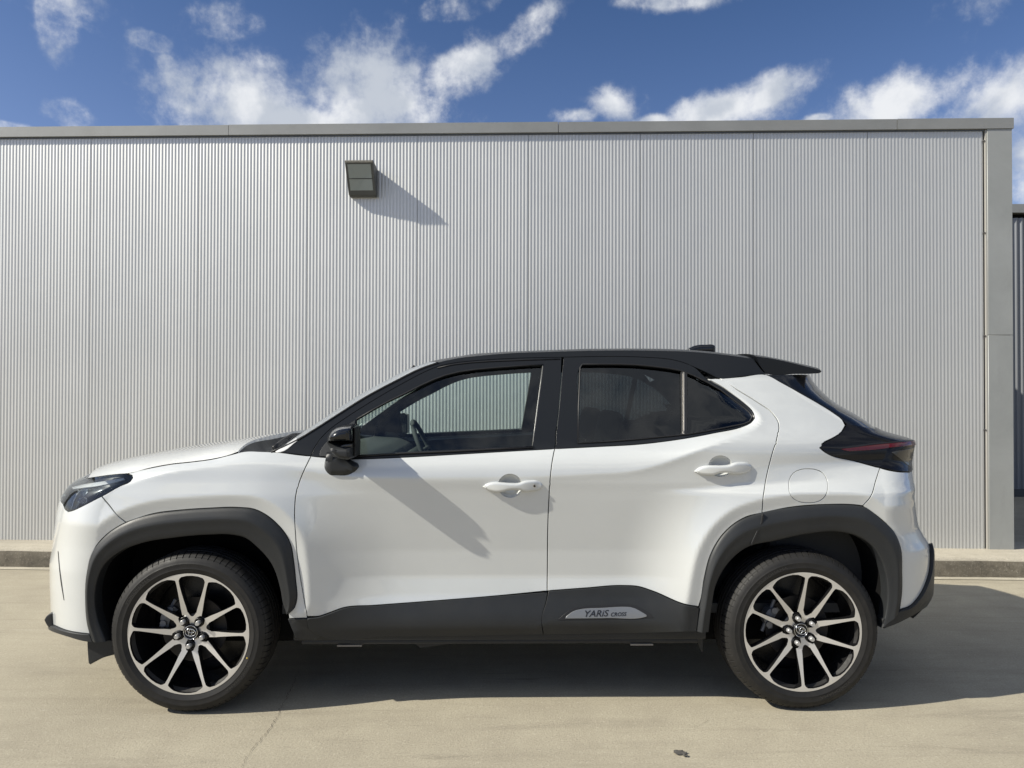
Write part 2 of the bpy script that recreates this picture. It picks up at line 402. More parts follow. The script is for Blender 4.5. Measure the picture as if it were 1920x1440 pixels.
def inv(px, py):
    d = (_px-px)**2+(_py-py)**2; d[~_front] += 1e6
    i = np.unravel_index(np.argmin(d), d.shape); s, z = float(_TS[i]), float(_TZ[i]); s0, z0 = s, z
    for _ in range(8):
        p = proj(S(s, z)); e = np.array([px-p[0], py-p[1]])
        if abs(e).max() < .02: break
        h = 1e-4
        a = proj(S(s+h, z)); b = proj(S(s, z+h))
        J = np.array([[(a[0]-p[0])/h, (b[0]-p[0])/h], [(a[1]-p[1])/h, (b[1]-p[1])/h]])
        try: q = np.linalg.solve(J.T@J+np.eye(2)*50, J.T@e)
        except Exception: break
        s += float(np.clip(q[0], -.02, .02)); z += float(np.clip(q[1], -.02, .02))
    if abs(s-s0) > .06 or abs(z-z0) > .06: s, z = s0, z0
    return s, z
def on(px, py, off=0.):                       # point on the side surface seen at a pixel, moved inwards by off
    s, z = inv(px, py); p = S(s, z); n = SN(s, z); return Vector(p-n*off)
def onn(px, py):
    s, z = inv(px, py); return Vector(SN(s, z))
class Wp(tuple): pass
def W(s, z): return Wp((s, z))
def area(p): x, y = p[:, 0], p[:, 1]; return .5*np.sum(x*np.roll(y, -1)-np.roll(x, -1)*y)
def shrink(P, g):
    if g == 0: return P
    d = np.roll(P, -1, 0)-P; d /= np.linalg.norm(d, axis=1, keepdims=True)+1e-12
    nl = np.stack([-d[:, 1], d[:, 0]], 1); n = nl+np.roll(nl, 1, 0); l = np.linalg.norm(n, axis=1, keepdims=True)
    n = n/np.maximum(l, .5)
    return P+n*g
_inv_cache = {}
def inv_c(px, py):
    k = (round(px, 2), round(py, 2))
    if k not in _inv_cache: _inv_cache[k] = inv(px, py)
    return _inv_cache[k]
def to_param(poly, corner=35, pstep=7.):
    """corner-preserving smooth outline in the picture, then laid on the body surface"""
    n = len(poly); isw = [isinstance(p, Wp) for p in poly]
    if not any(isw):
        return [inv_c(*p) for p in smooth_poly(poly, pstep, corner)]
    k0 = next(i for i in range(n) if isw[i]); order = [(k0+i) % n for i in range(n)]; out = []; run = []
    def flush():
        if len(run) >= 2: out.extend(inv_c(*p) for p in smooth_poly(run, pstep, corner, False))
        elif run: out.append(inv_c(*run[0]))
        run.clear()
    for i in order:
        if isw[i]: flush(); out.append(tuple(poly[i]))
        else: run.append(poly[i])
    flush(); return out
def densify(P, step):
    P = np.array(P, float); out = []
    for a, b in zip(P, np.roll(P, -1, 0)):
        k = max(1, int(round(np.linalg.norm(b-a)/step)))
        for j in range(k): out.append(a+(b-a)*j/k)
    out = np.array(out); d = np.linalg.norm(out-np.roll(out, 1, 0), axis=1); return out[d > 1e-4]
FEATURE = []
def triangulate(outer, holes, h, feat=False):
    loops = [outer]+holes; pts = []; edges = []
    for lp in loops:
        b = len(pts); pts += [tuple(p) for p in lp]; edges += [(b+i, b+(i+1) % len(lp)) for i in range(len(lp))]
    mn, mx = outer.min(0), outer.max(0)
    gx = np.arange(mn[0]+h/2, mx[0], h); gz = np.arange(mn[1]+h/2, mx[1], h)
    if len(gx) and len(gz):
        A, B = np.meshgrid(gx, gz, indexing='ij'); A = A.copy(); A[:, 1::2] += h/2
        A = A.ravel(); B = B.ravel(); ok = inside(A, B, outer)
        for hl in holes: ok &= ~inside(A, B, hl)
        A, B = A[ok], B[ok]
        if len(A):
            d = np.min([seg_dist(A, B, lp, 1., True) for lp in loops], 0); k = d > h*.45
            pts += list(zip(A[k].tolist(), B[k].tolist()))
    if feat:
        for ln in FEATURE:
            ok = inside(ln[:, 0], ln[:, 1], outer) & (seg_dist(ln[:, 0], ln[:, 1], outer, 1., True) > .004)
            for hl in holes: ok &= ~inside(ln[:, 0], ln[:, 1], hl) & (seg_dist(ln[:, 0], ln[:, 1], hl, 1., True) > .004)
            last = None
            for i, k in enumerate(ok):
                if k:
                    pts.append((float(ln[i, 0]), float(ln[i, 1])))
                    if last == i-1: edges.append((len(pts)-2, len(pts)-1))
                    last = i
    vs, es, fs, *_ = geometry.delaunay_2d_cdt([Vector((float(a), float(b))) for a, b in pts], edges, [], 0, 1e-7)
    V = np.array([(v.x, v.y) for v in vs]); Fc = []
    cen = np.array([V[list(f)].mean(0) for f in fs]); ok = inside(cen[:, 0], cen[:, 1], outer)
    for hl in holes: ok &= ~inside(cen[:, 0], cen[:, 1], hl)
    for f, k in zip(fs, ok):
        if k:
            f = list(f)
            if area(V[f]) < 0: f = f[::-1]
            Fc.append(f)
    return V, Fc
def skin(V3, N3, Fc, thick, round_=.0018):
    V = [np.array(v) for v in V3]; Nn = [np.array(n) for n in N3]; F = [list(f) for f in Fc]
    if thick:
        cnt = {}
        for f in Fc:
            for i in range(len(f)):
                a, b = f[i], f[(i+1) % len(f)]; cnt[(a, b)] = 1
        be = [(a, b) for (a, b) in cnt if (b, a) not in cnt]
        lat = {}
        for a, b in be:
            e = V[b]-V[a]; o = np.cross(e, Nn[a]); l = np.linalg.norm(o)
            if l < 1e-12: continue
            o /= l
            for q in (a, b): lat[q] = lat.get(q, 0)+o
        r1, r2 = {}, {}
        for q, o in lat.items():
            o = o/(np.linalg.norm(o)+1e-9)
            r1[q] = len(V); V.append(V[q]+o*round_-Nn[q]*round_); Nn.append(o)
            r2[q] = len(V); V.append(V[q]+o*round_-Nn[q]*thick); Nn.append(o)
        for a, b in be:
            if a in r1 and b in r1:
                F.append([b, a, r1[a], r1[b]]); F.append([r1[b], r1[a], r2[a], r2[b]])
    return V, Nn, F
def finish(name, V, Nn, F, mat, parent, mirror):
    o = mesh_obj(name, V, F, mat, parent, normals=Nn); res = [o]
    if mirror:
        Vm = [np.array((v[0], 2*YC-v[1], v[2])) for v in V]; Nm = [np.array((n[0], -n[1], n[2])) for n in Nn]; Fm = [f[::-1] for f in F]
        if mirror == 'join':
            b = len(V); bpy.data.objects.remove(o)
            o = mesh_obj(name, V+Vm, F+[[i+b for i in f] for f in Fm], mat, parent, normals=Nn+Nm); res = [o]
        else: res.append(mesh_obj(name, Vm, Fm, mat, parent if not isinstance(mirror, bpy.types.Object) else mirror, normals=Nm))
    return res
def pshrink(poly, g, corner=35):
    P = smooth_poly(poly, 7., corner); P = P if area(P) > 0 else P[::-1]
    return [tuple(q) for q in shrink(P, g*440)]
def panel(name, poly, mat, parent, off=0., thick=.014, holes=(), h=.03, gap=.0034, mirror=True, step=.012, corner=35, far_parent=None):
    wrap = any(isinstance(p, Wp) for p in poly)
    if not wrap and gap: poly = pshrink(poly, gap, corner)
    out = densify(to_param(poly, corner), step)
    if area(out) < 0: out = out[::-1]
    if wrap: out = shrink(out, gap)
    hl = []
    for q in holes:
        q = pshrink(q, -gap, corner)
        p = densify(to_param(q, corner), step); p = p if area(p) > 0 else p[::-1]
        hl.append(p)
    V2, Fc = triangulate(out, hl, h, mat is white)
    P = S(V2[:, 0], V2[:, 1]); Nn = SN(V2[:, 0], V2[:, 1])
    P = P-Nn*off
    V, Nn, F = skin(P, Nn, Fc, thick)
    r = finish(name, V, Nn, F, mat, parent, mirror)
    if far_parent is not None and len(r) > 1: r[1].parent = far_parent
    return r
def pillow(name, poly_px, y_in, y_out, mat, parent, y_px=None, rr=.02, segs=5, mirror=True, step=.008, corner=35, bow=0., xz_poly=None, slant=None, angle=40, taper=None):
    """side outline swept across the car with a rounded outer face; slant(x, z) adds depth"""
    if xz_poly is None:
        yp = y_out if y_px is None else y_px
        P = np.array([unp(px, py, yp) for px, py in poly_px])
    else: P = np.array(xz_poly, float)
    P = smooth_poly(P, step, corner)
    if area(P) < 0: P = P[::-1]
    V = []; F = []; n = len(P); rings = []
    sgn = -1 if y_out < y_in else 1
    pre = [(y_in+(y_out-sgn*rr-y_in)*q, 0.) for q in (.35, .5, .65, .8, .93)] if taper else []
    levels = [(y_in, 0.)]+pre+[(y_out-sgn*rr*(1-math.sin(a)), rr*(1-math.cos(a))) for a in np.linspace(0, math.pi/2, segs+1)]
    for (y, g) in levels:
        Q = shrink(P, g) if g else P
        if taper:
            px_, pz_, f_ = taper; u = min(1, max(0, ((y-y_in)/(y_out-y_in)-.35)/.65)); k_ = 1-(1-f_)*u**1.3
            piv = np.array([P[:, 0].min()+(P[:, 0].max()-P[:, 0].min())*px_, P[:, 1].min()+(P[:, 1].max()-P[:, 1].min())*pz_])
            Q = piv+(Q-piv)*k_
        rings.append((Q, y))
    Q = rings[-1][0]
    for (Q_, y) in rings:
        for x, z in Q_: V.append((x, y+(slant(x, z) if slant else 0), z))
    for k in range(len(rings)-1):
        for i in range(n):
            a, b = k*n+i, k*n+(i+1) % n; F.append((b, a, a+n, b+n) if sgn < 0 else (a, b, b+n, a+n))
    V2, Fc = triangulate(Q, [], max(.01, rr))
    base = len(V); V += [(x, rings[-1][1]+(slant(x, z) if slant else 0), z) for x, z in V2]
    for f in Fc: F.append([base+i for i in (f if sgn < 0 else f[::-1])])
    F.append([i for i in range(n)][::(1 if sgn > 0 else 1)])
    obs = []
    for mflag in ((False, True) if mirror else (False,)):
        vv = [(v[0], 2*YC-v[1], v[2]) for v in V] if mflag else V
        ff = [list(f)[::-1] for f in F] if mflag else F
        o = mesh_obj(name, vv, ff, mat, parent)
        bm = bmesh.new(); bm.from_mesh(o.data); bmesh.ops.remove_doubles(bm, verts=bm.verts, dist=.0002); bmesh.ops.recalc_face_normals(bm, faces=bm.faces); bm.to_mesh(o.data); bm.free()
        o.data.polygons.foreach_set('use_smooth', [True]*len(o.data.polygons)); o.data.set_sharp_from_angle(angle=math.radians(angle))
        obs.append(o)
    return obs
def loft(name, rows, mat, parent, thick=0, mirror=False, smooth=True):
    nv = len(rows[0]); V = [tuple(p) for r in rows for p in r]; F = []
    for i in range(len(rows)-1):
        for j in range(nv-1):
            a = i*nv+j; F.append((a, a+1, a+nv+1, a+nv))
    o = mesh_obj(name, V, F, mat, parent, smooth=smooth)
    return o

def _features():
    for q in ([(p[0], p[1]+1.2) for p in CREASE], [(p[0], p[1]-2) for p in CREASE]):
        L_ = [inv_c(*p) for p in smooth_poly(q, 7, 80, False) if p[0] > 215]
        FEATURE.append(np.array(smooth_poly(L_, .009, 80, False)))
_features()
# ---------------------------------------------------------------- setting
def concrete(name, c0, c1, stain=(.20,.18,.15), scale=1., rough=.85, bmp=.35):
    m = principled(name, c0, rough, spec=.3); N, L, b = nodes(m); v = objvec(N, L)
    big = noise(N, L, .55*scale, 6, .62, v, .6); mid = noise(N, L, 4*scale, 7, .65, v, .2); fine = noise(N, L, 120, 4, .75, v); grit = noise(N, L, 60, 5, .8, v)
    c = ramp(N, L, mid, [(.3, c0), (.68, c1)])
    c = mixc(N, L, ramp(N, L, big, [(.44,(0,)*3),(.66,(.30,)*3)]), c, stain)
    vs = objvec(N, L, (.35, 3.2, 1)); st = noise(N, L, 2.2, 8, .72, vs, .8)          # drag and tyre scuffs along the lot
    c = mixc(N, L, ramp(N, L, st, [(.50,(0,)*3),(.70,(.6,)*3)]), c, stain)
    mpr = N.new('ShaderNodeMapping'); mpr.inputs['Rotation'].default_value = (0, 0, .22); mpr.inputs['Scale'].default_value = (.5, 7, 1); tcr = N.new('ShaderNodeTexCoord'); L.new(tcr.outputs['Object'], mpr.inputs[0])
    sc2 = noise(N, L, 1.3, 9, .78, mpr.outputs[0], 1.2)                                   # scuffs from turning tyres
    c = mixc(N, L, ramp(N, L, sc2, [(.585,(0,)*3),(.70,(.55,)*3)]), c, tuple(q*.62 for q in stain))
    c = mixc(N, L, ramp(N, L, sc2, [(.28,(.30,)*3),(.40,(0,)*3)]), c, (.55,.51,.42))
    c = mixc(N, L, ramp(N, L, fine, [(.30,(.5,)*3),(.50,(0,)*3)]), c, (.14,.125,.10))
    c = mixc(N, L, ramp(N, L, grit, [(.56,(0,)*3),(.76,(.5,)*3)]), c, (.66,.61,.50))
    L.new(c, b.inputs['Base Color'])
    hgt = N.new('ShaderNodeMath'); hgt.operation = 'ADD'; L.new(fine, hgt.inputs[0]); L.new(grit, hgt.inputs[1])
    bump(N, L, b, hgt.outputs[0], bmp, .004)
    return m
m_ground = concrete('weathered_concrete', (.335,.300,.228), (.395,.358,.272), (.25,.222,.172))
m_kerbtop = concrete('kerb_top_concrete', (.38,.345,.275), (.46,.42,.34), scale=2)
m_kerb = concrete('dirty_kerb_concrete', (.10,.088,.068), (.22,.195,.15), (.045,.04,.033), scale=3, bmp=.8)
m_gutter = concrete('gutter_cement', (.42,.385,.31), (.50,.46,.37), (.30,.27,.2), scale=2)
WA, WY = -.0489, 2.6414                         # the wall's bearing and its distance
def kerb_line(x, dy=0): return WY+math.tan(WA)*x+dy
def sheet(name, pts, z, mat, n=1):
    bm = bmesh.new(); vs = [bm.verts.new((x, y, z)) for x, y in pts]; bm.faces.new(vs); bm.normal_update()
    return tag(bm_obj(name, bm, mat), kind='structure')
sheet('ground', [(-250,-250),(250,-250),(250,250),(-250,250)], 0, m_ground)
def strip(name, ya, yb_, z, mat, x0=-30, x1=30):
    return sheet(name, [(x0,kerb_line(x0,ya)),(x1,kerb_line(x1,ya)),(x1,kerb_line(x1,yb_)),(x0,kerb_line(x0,yb_))], z, mat)
strip('gutter_strip', -.385, -.30, .004, m_gutter)
def kerb():
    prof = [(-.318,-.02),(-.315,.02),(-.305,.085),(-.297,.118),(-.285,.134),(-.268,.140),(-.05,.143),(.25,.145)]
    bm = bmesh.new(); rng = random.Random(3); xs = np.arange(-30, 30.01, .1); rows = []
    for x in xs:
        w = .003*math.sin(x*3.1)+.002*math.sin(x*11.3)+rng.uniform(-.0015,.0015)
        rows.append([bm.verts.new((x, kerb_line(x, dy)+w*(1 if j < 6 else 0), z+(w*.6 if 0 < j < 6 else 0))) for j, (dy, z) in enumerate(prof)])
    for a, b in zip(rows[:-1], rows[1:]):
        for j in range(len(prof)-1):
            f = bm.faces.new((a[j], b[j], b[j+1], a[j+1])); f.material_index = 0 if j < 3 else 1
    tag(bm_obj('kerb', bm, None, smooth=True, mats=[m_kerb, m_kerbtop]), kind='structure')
kerb()
# ---- crack in the slab (a real groove filled with dirt), debris
def crack(pts_px, w, name='pavement_crack'):
    P = []
    for px, py in pts_px:
        d = F_+R_*(px-960)/FOC-U_*(py-720)/FOC; k = -C_[2]/d[2]; p = C_+d*k; P.append((p[0], p[1]))
    rng = random.Random(7); Q = []
    for (x0, y0), (x1, y1) in zip(P[:-1], P[1:]):
        n = max(2, int(math.hypot(x1-x0, y1-y0)/.012))
        for i in range(n): t = i/n; Q.append((x0+(x1-x0)*t+rng.gauss(0,.0035), y0+(y1-y0)*t+rng.gauss(0,.0035)))
    bm = bmesh.new(); pr = None
    for i, (x, y) in enumerate(Q):
        ww = w*(.35+.65*rng.random())*math.sin(math.pi*(i+.5)/len(Q))**.3
        c = (bm.verts.new((x-ww, y, .0035)), bm.verts.new((x+ww, y, .0035)))
        if pr: bm.faces.new((pr[0], pr[1], c[1], c[0]))
        pr = c
    tag(bm_obj(name, bm, m_crack), kind='structure')
m_crack = principled('crack_dirt', (.07,.06,.05), .95)
crack([(560,1255),(548,1290),(528,1325),(516,1352),(500,1375),(478,1398),(462,1420),(450,1445)], .0012)
crack([(1400,1345),(1330,1352),(1270,1378)], .0008)

metal_wall = principled('silver_wall_paint', (.43,.445,.44), .36, .5, 0)
def _mw():
    N, L, b = nodes(metal_wall); tc = N.new('ShaderNodeTexCoord'); v = tc.outputs['Object']
    big = noise(N, L, .9, 5, .6, v); c = ramp(N, L, big, [(.3,(.53,.533,.52)),(.7,(.57,.573,.56))])
    vs = objvec(N, L, (30, 30, .8)); st = noise(N, L, 1.5, 5, .6, vs)
    c = mixc(N, L, ramp(N, L, st, [(.5,(0,)*3),(.8,(.25,)*3)]), c, (.52,.515,.49))
    vv = objvec(N, L, (14, 14, 5)); sp = noise(N, L, 1.0, 5, .75, vv, .4)              # bird lime and scrape marks
    c = mixc(N, L, ramp(N, L, sp, [(.735,(0,)*3),(.77,(.8,)*3)]), c, (.75,.76,.75))
    L.new(c, b.inputs['Base Color'])
    L.new(ramp(N, L, big, [(.3,(.42,)*3),(.7,(.48,)*3)]), b.inputs['Roughness'])
_mw()
trim_m = principled('grey_trim_paint', (.30,.305,.30), .5, .25)
def _tm():
    N, L, b = nodes(trim_m); v = objvec(N, L)
    c = ramp(N, L, noise(N, L, 2.2, 7, .65, v, .3), [(.3,(.235,.24,.235)),(.7,(.285,.29,.285))])
    c = mixc(N, L, ramp(N, L, noise(N, L, 7, 8, .75, objvec(N, L, (1,1,.3))), [(.56,(0,)*3),(.8,(.4,)*3)]), c, (.20,.20,.195))
    L.new(c, b.inputs['Base Color'])
_tm()
corner_m = trim_m.copy(); corner_m.name = 'corner_trim_lit'  # lightened copy of the trim paint: light on the upright face put into colour
for _n in corner_m.node_tree.nodes:
    if _n.type == 'VALTORGB' and _n.color_ramp.elements[0].color[0] > .2:
        _n.color_ramp.elements[0].color = (.30,.31,.30,1); _n.color_ramp.elements[1].color = (.36,.37,.36,1)
roofm = principled('roof_sheet', (.25,.25,.25), .7)
B = tag(empty('warehouse', (0, WY, 0), WA), 'long low warehouse clad in finely ribbed silver metal sheet behind the car', 'building')
ca_, sa_ = math.cos(WA), math.sin(WA)
def wall_uv(px, py, dep=0.):                       # pixel -> (along, height) on the plane dep in front of the wall
    d = F_+R_*(px-960)/FOC-U_*(py-720)/FOC
    n = np.array([sa_, -ca_, 0]); o = np.array([0, WY, 0])+n*dep
    k = ((o-C_)@n)/(d@n); p = C_+d*k; q = p-np.array([0, WY, 0])
    return q[0]*ca_+q[1]*sa_, p[2]
u0 = wall_uv(170, 500)[0]; u7 = wall_uv(1627.5, 500)[0]; PW = (u7-u0)/7
CAPT = .5*(wall_uv(0,234,.05)[1]+wall_uv(1897,221,.05)[1]); CAPB = .5*(wall_uv(0,252.5,.05)[1]+wall_uv(1840,241,.05)[1])
TOPZ = .5*(wall_uv(0,260,.0)[1]+wall_uv(1840,248,.0)[1])
def corrugated(name, width, z0, z1, mat, ridges=33, amp=.0013, parent=None):
    prof = []; p = (width-.003)/ridges
    prof.append((.0015, .006)); prof.append((.0015, .001))
    for i in range(ridges):
        for k, (a, y) in enumerate(((0,0),(.125,-.146),(.25,-.5),(.375,-.854),(.5,-1),(.625,-.854),(.75,-.5),(.875,-.146))):
            prof.append((.0015+(i+a)*p, y*amp*2))
    prof.append((width-.0015, 0)); prof.append((width-.0015, .006))
    V = [(x, y, z) for z in (z0, z1) for x, y in prof]; n = len(prof)
    F = [(i, i+1, n+i+1, n+i) for i in range(n-1)]
    me_o = mesh_obj(name, V, F, mat, parent, smooth=True); me_o.data.set_sharp_from_angle(angle=math.radians(60))
    return me_o
pan = corrugated('ribbed_panel', PW, .12, TOPZ+.005, metal_wall, parent=B); pan.location = (u0, 0, 0)
for i in range(-4, 8):
    if i == 0: continue
    o = pan.copy(); link(o, B); o.location = (u0+i*PW, 0, 0)
UE = u0+8*PW                                     # where the cladding stops at the corner trim
UC = wall_uv(1901, 600, .03)[0]
bm = bmesh.new(); box(bm, (u0-4*PW-2, .03, .10), (UC-.004, 9, CAPT-.03)); bm_obj('core_wall', bm, dark, B)
bm = bmesh.new(); box(bm, (u0-4*PW-2, .012, CAPT-.05), (UC, 9.02, CAPT-.006)); bm_obj('roof', bm, roofm, B)
joints = [u0-4*PW-2]+[wall_uv(x, y, .04)[0] for x, y in ((427,240),(1047,236),(1684,232))]+[UC+.012]
for i, (a, b) in enumerate(zip(joints[:-1], joints[1:])):
    bm = bmesh.new(); o = .0015*(i % 2)
    # folded coping: face, drip and top
    box(bm, (a+.002, -.026-o, CAPB), (b-.002, -.022-o, CAPT+o)); box(bm, (a+.002, -.0215-o, CAPT-.004+o), (b-.002, .10, CAPT-.0005+o)); box(bm, (a+.002, -.0215-o, CAPB), (b-.002, -.007, CAPB+.003))
    bm_obj('coping', bm, trim_m, B)
bm = bmesh.new(); box(bm, (u0-4*PW-2, -.006, TOPZ-.0), (UE+.01, .02, CAPB+.01)); bm_obj('drip_flashing', bm, principled('flashing_shade_tone', (.10,.115,.14), .5, .3), B)  # dark navy tone paints in the shade below the coping
zj = wall_uv(1875, 628, .03)[1]; zb = .142
for (a, b) in ((zb, zj-.0015), (zj+.0015, CAPB-.002)):
    bm = bmesh.new(); box(bm, (UE+.022, -.0205, a), (UC, .5, b)); bevel_all(bm, .0015, 1); bm_obj('corner_trim', bm, corner_m, B, angle=40)
bm = bmesh.new(); box(bm, (UE+.012, -.014, zb), (UE+.0205, .02, CAPB-.004)); bm_obj('edge_strip', bm, principled('sunlit_edge_tone', (.40,.39,.36), .45, .2), B)  # pale colour stands in for sun on the column's left side
for py in (265, 437, 630, 806):
    z = wall_uv(1848, py)[1]; bm = bmesh.new(); bmesh.ops.create_cone(bm, cap_ends=True, segments=10, radius1=.007, radius2=.005, depth=.01, matrix=Matrix.Translation((UE+.004, -.01, z))@Matrix.Rotation(math.pi/2, 4, 'X')); bm_obj('screw', bm, steel, B)
# ---- neighbouring building behind the right corner
m_nb = principled('blue_grey_cladding', (.20,.21,.225), .5, .3)
def at_dist(px, py, dep):
    d = F_+R_*(px-960)/FOC-U_*(py-720)/FOC; d = d/(d@F_); return C_+d*dep
NB = tag(empty('neighbouring_shed', tuple(at_dist(1902, 930, 9.3)*np.array([1,1,0])), -.02), 'dark blue grey ribbed shed glimpsed past the right corner of the warehouse', 'building')
znb = at_dist(1905, 383, 9.3)[2]; znc = at_dist(1905, 399, 9.3)[2]
ob = corrugated('ribbed_panel', 1.0, .10, znc-.06, m_nb, ridges=14, amp=.012, parent=NB); ob.location = (-1.5, 0, 0)
for i in range(1, 8):
    o = ob.copy(); link(o, NB); o.location = (-1.5+i, 0, 0)
bm = bmesh.new(); box(bm, (-1.6, -.06, znc), (6.6, .2, znb)); bm_obj('coping', bm, trim_m, NB)
bm = bmesh.new(); box(bm, (-1.6, .03, 0), (6.6, 8, znb-.03)); bm_obj('core_wall', bm, dark, NB)
bm = bmesh.new(); box(bm, (-1.6, -.03, 0), (6.6, .028, .10)); bm_obj('base_rail', bm, principled('dark_rail', (.05,.055,.06), .5), NB)

# ---- wall lamp
def wall_lamp():
    u, z = wall_uv(676, 333, .12)
    L_ = tag(empty('wall_lamp', (u*ca_, WY+u*sa_, z), WA), 'square dark grey floodlight with a tilted two pane lens fixed to the wall', 'wall lamp')
    grey = principled('lamp_housing', (.055,.058,.055), .45, .1); gl = principled('lamp_frosted_glass', (.20,.23,.22), .3, 0, .6); pale = principled('lamp_top_edge', (.30,.29,.26), .5)
    w = .108; yt, yb2 = -.177, -.04; zt, zb_ = .118, -.118
    # wedge housing: deep at the top, shallow at the foot
    bm = bmesh.new()
    prof = [(0,zt-.02),(yt+.02,zt+.006),(yt,zt),(yt+.002,zt-.012),(yb2-.012,zb_+.004),(yb2,zb_-.008),(0,zb_-.006)]
    A = [bm.verts.new((-w, y, zz)) for y, zz in prof]; Bv = [bm.verts.new((w, y, zz)) for y, zz in prof]
    n = len(prof)
    for i in range(n): bm.faces.new((A[i], A[(i+1) % n], Bv[(i+1) % n], Bv[i]))
    bm.faces.new(A[::-1]); bm.faces.new(Bv); bmesh.ops.recalc_face_normals(bm, faces=bm.faces); bevel_all(bm, .004, 2)
    bm_obj('housing', bm, grey, L_, angle=35)
    ax = Vector((0, yb2-yt-.014, zb_-zt+.016)); ln = ax.length; ax.normalize(); nn = Vector((0, ax.z, -ax.y)); nn = nn if nn.y < 0 else -nn
    o0 = Vector((0, yt+.002, zt-.012))
    def slab(name, x0, x1, a, b, h0, h1, mat, par):
        bm = bmesh.new(); vs = []
        for h in (h0, h1):
            for x, t in ((x0,a),(x1,a),(x1,b),(x0,b)): vs.append(bm.verts.new(o0+Vector((x,0,0))+ax*t+nn*h))
        for f in ((0,1,2,3),(4,5,6,7),(0,1,5,4),(1,2,6,5),(2,3,7,6),(3,0,4,7)): bm.faces.new([vs[i] for i in f])
        bmesh.ops.recalc_face_normals(bm, faces=bm.faces); bevel_all(bm, .0012, 1); return bm_obj(name, bm, mat, par, angle=35)
    fr = slab('lens_frame', -w, w, 0, ln, -.004, .006, grey, L_)
    slab('lens_pane', -w+.018, w-.018, .016, ln*.50-.003, .0062, .008, gl, L_); slab('lens_pane', -w+.018, w-.018, ln*.50+.003, ln-.034, .0062, .008, gl, L_)
    slab('divider', -w+.016, w-.016, ln*.5-.0028, ln*.5+.0028, .0062, .0105, grey, L_)
    slab('rim_bead', -w, w, -.012, .003, .0065, .012, pale, L_)
    bm = bmesh.new(); box(bm, (-w-.003, -.03, -.10), (w-.005, .0, .06)); bm_obj('back_plate', bm, grey, L_)
wall_lamp()

# ---- small flattened leaf on the ground
def leaf():
    p = C_+(F_+R_*(1275-960)/FOC-U_*(1413-720)/FOC)*(-C_[2]/(F_+R_*(1275-960)/FOC-U_*(1413-720)/FOC)[2])
    bm = bmesh.new(); rng = random.Random(2)
    for (cx, cy, r, st) in ((0,0,.017,1.5),(.014,-.022,.009,1.2),(-.012,.008,.010,1.)):
        c = bm.verts.new((cx, cy, .007)); ring = []
        for i in range(12):
            a = i/12*2*math.pi; q = r*(.75+.4*rng.random()); ring.append(bm.verts.new((cx+q*st*math.cos(a), cy+q*math.sin(a), .003+.004*rng.random())))
        for i in range(12): bm.faces.new((c, ring[i], ring[(i+1) % 12]))
    o = bm_obj('dead_leaf', bm, principled('dead_leaf', (.075,.07,.062), .8)); o.location = (p[0], p[1], 0)
    tag(o, 'small dark crumpled leaf lying on the concrete in front of the car', 'leaf')
leaf()

# ================================================================ the car
CAR = tag(empty('parked_car'), 'white crossover car with a black roof parked before the ribbed metal wall', 'car')
def nmirror(a): return a
# ---- painted panels ------------------------------------------------------
DOOR_F_EDGE = [(583,855),(572,878),(562,902),(555,927),(552.5,960),(554,1000),(556,1030),(560,1064),(566,1101),(571,1130),(576,1156)]
BELT_F = [(663,860),(746,857.5),(846,852),(940,846.5),(1040,841)]
B_LINE = [(1040,841),(1036,862),(1032.5,890),(1029,940),(1027,1000),(1026.5,1060),(1026,1108)]
HF = [(910,911),(925,904.5),(934,902.5),(937,896),(944,891),(956,889.5),(968,892),(976,899),(981,905),(983,913),(979,921),(972,927),(962,932),(952,932),(942,929),(934,924),(920,917)]
HR = [(1310,880),(1322,874),(1329,870),(1331,862),(1338,856.5),(1351,855),(1362,857),(1369,864),(1373,871),(1374,878),(1370,886),(1362,891.5),(1351,893),(1340,890.5),(1331,886),(1318,883)]
def ell(cx, cy, rx, ry, n=20, p=2.): 
    o = []
    for i in range(n):
        a = i*2*math.pi/n; c, s_ = math.cos(a), math.sin(a)
        o.append((cx+rx*math.copysign(abs(c)**(2/p), c), cy+ry*math.copysign(abs(s_)**(2/p), s_)))
    return o
CUPF = ell(956.5, 910.8, 22, 21.5, 22); CUPR = ell(1351, 874, 21.5, 19, 22)
fd = panel('front_door', DOOR_F_EDGE[::-1]+[(610,857.5),(640,859.5)]+BELT_F[:-1]+B_LINE+[(940,1116.5),(790,1128.6),(700,1135.3),(644,1139.6),(615,1150),(598,1155.5)], white, CAR, holes=[CUPF], h=.0125)
RD = [(1040,841),(1120,837),(1203,832),(1250,826.5),(1287,821),(1340,811),(1394,798.6),(1407,792.5),(1414.5,784),(1413,776),(1394,755),(1375,740),(1357.5,727),(1326.5,710.5),(1349,709.5),(1385.6,732.5),(1408,746),(1428,759),(1442,768),(1453,780),(1459,790),(1461,802),(1457,822),(1447.5,853),(1441,878),(1436,901),(1431,935),(1429,962)]
rd = panel('rear_door', RD+[(1400,969),(1386,976),(1357,1000),(1333,1039),(1321,1083),(1313.5,1127),(1310,1137.5),(1290,1134.5),(1223,1108),(1198,1100),(1165,1098),(1100,1102.5)]+B_LINE[::-1][:-1], white, CAR, holes=[CUPR], h=.0125)
QP = [(1349,709.5),(1392,706),(1436,702),(1466,717),(1500,736),(1535,756),(1565,775),(1579,786),(1585,797),(1578,810),(1560,822),(1541,832.5),(1537,839.5),(1547,847.6),(1608,865.7),(1650,877),(1642,902),(1633,931),(1618,948.5),(1600,946.5),(1552,946),(1479,951.7),(1429,962),(1431,935),(1436,901),(1441,878),(1447.5,853),(1457,822),(1461,802),(1459,790),(1453,780),(1442,768),(1428,759),(1408,746),(1385.6,732.5)]
FLAP = ell(1515.5, 911, 36, 31.5, 24, 2.5)
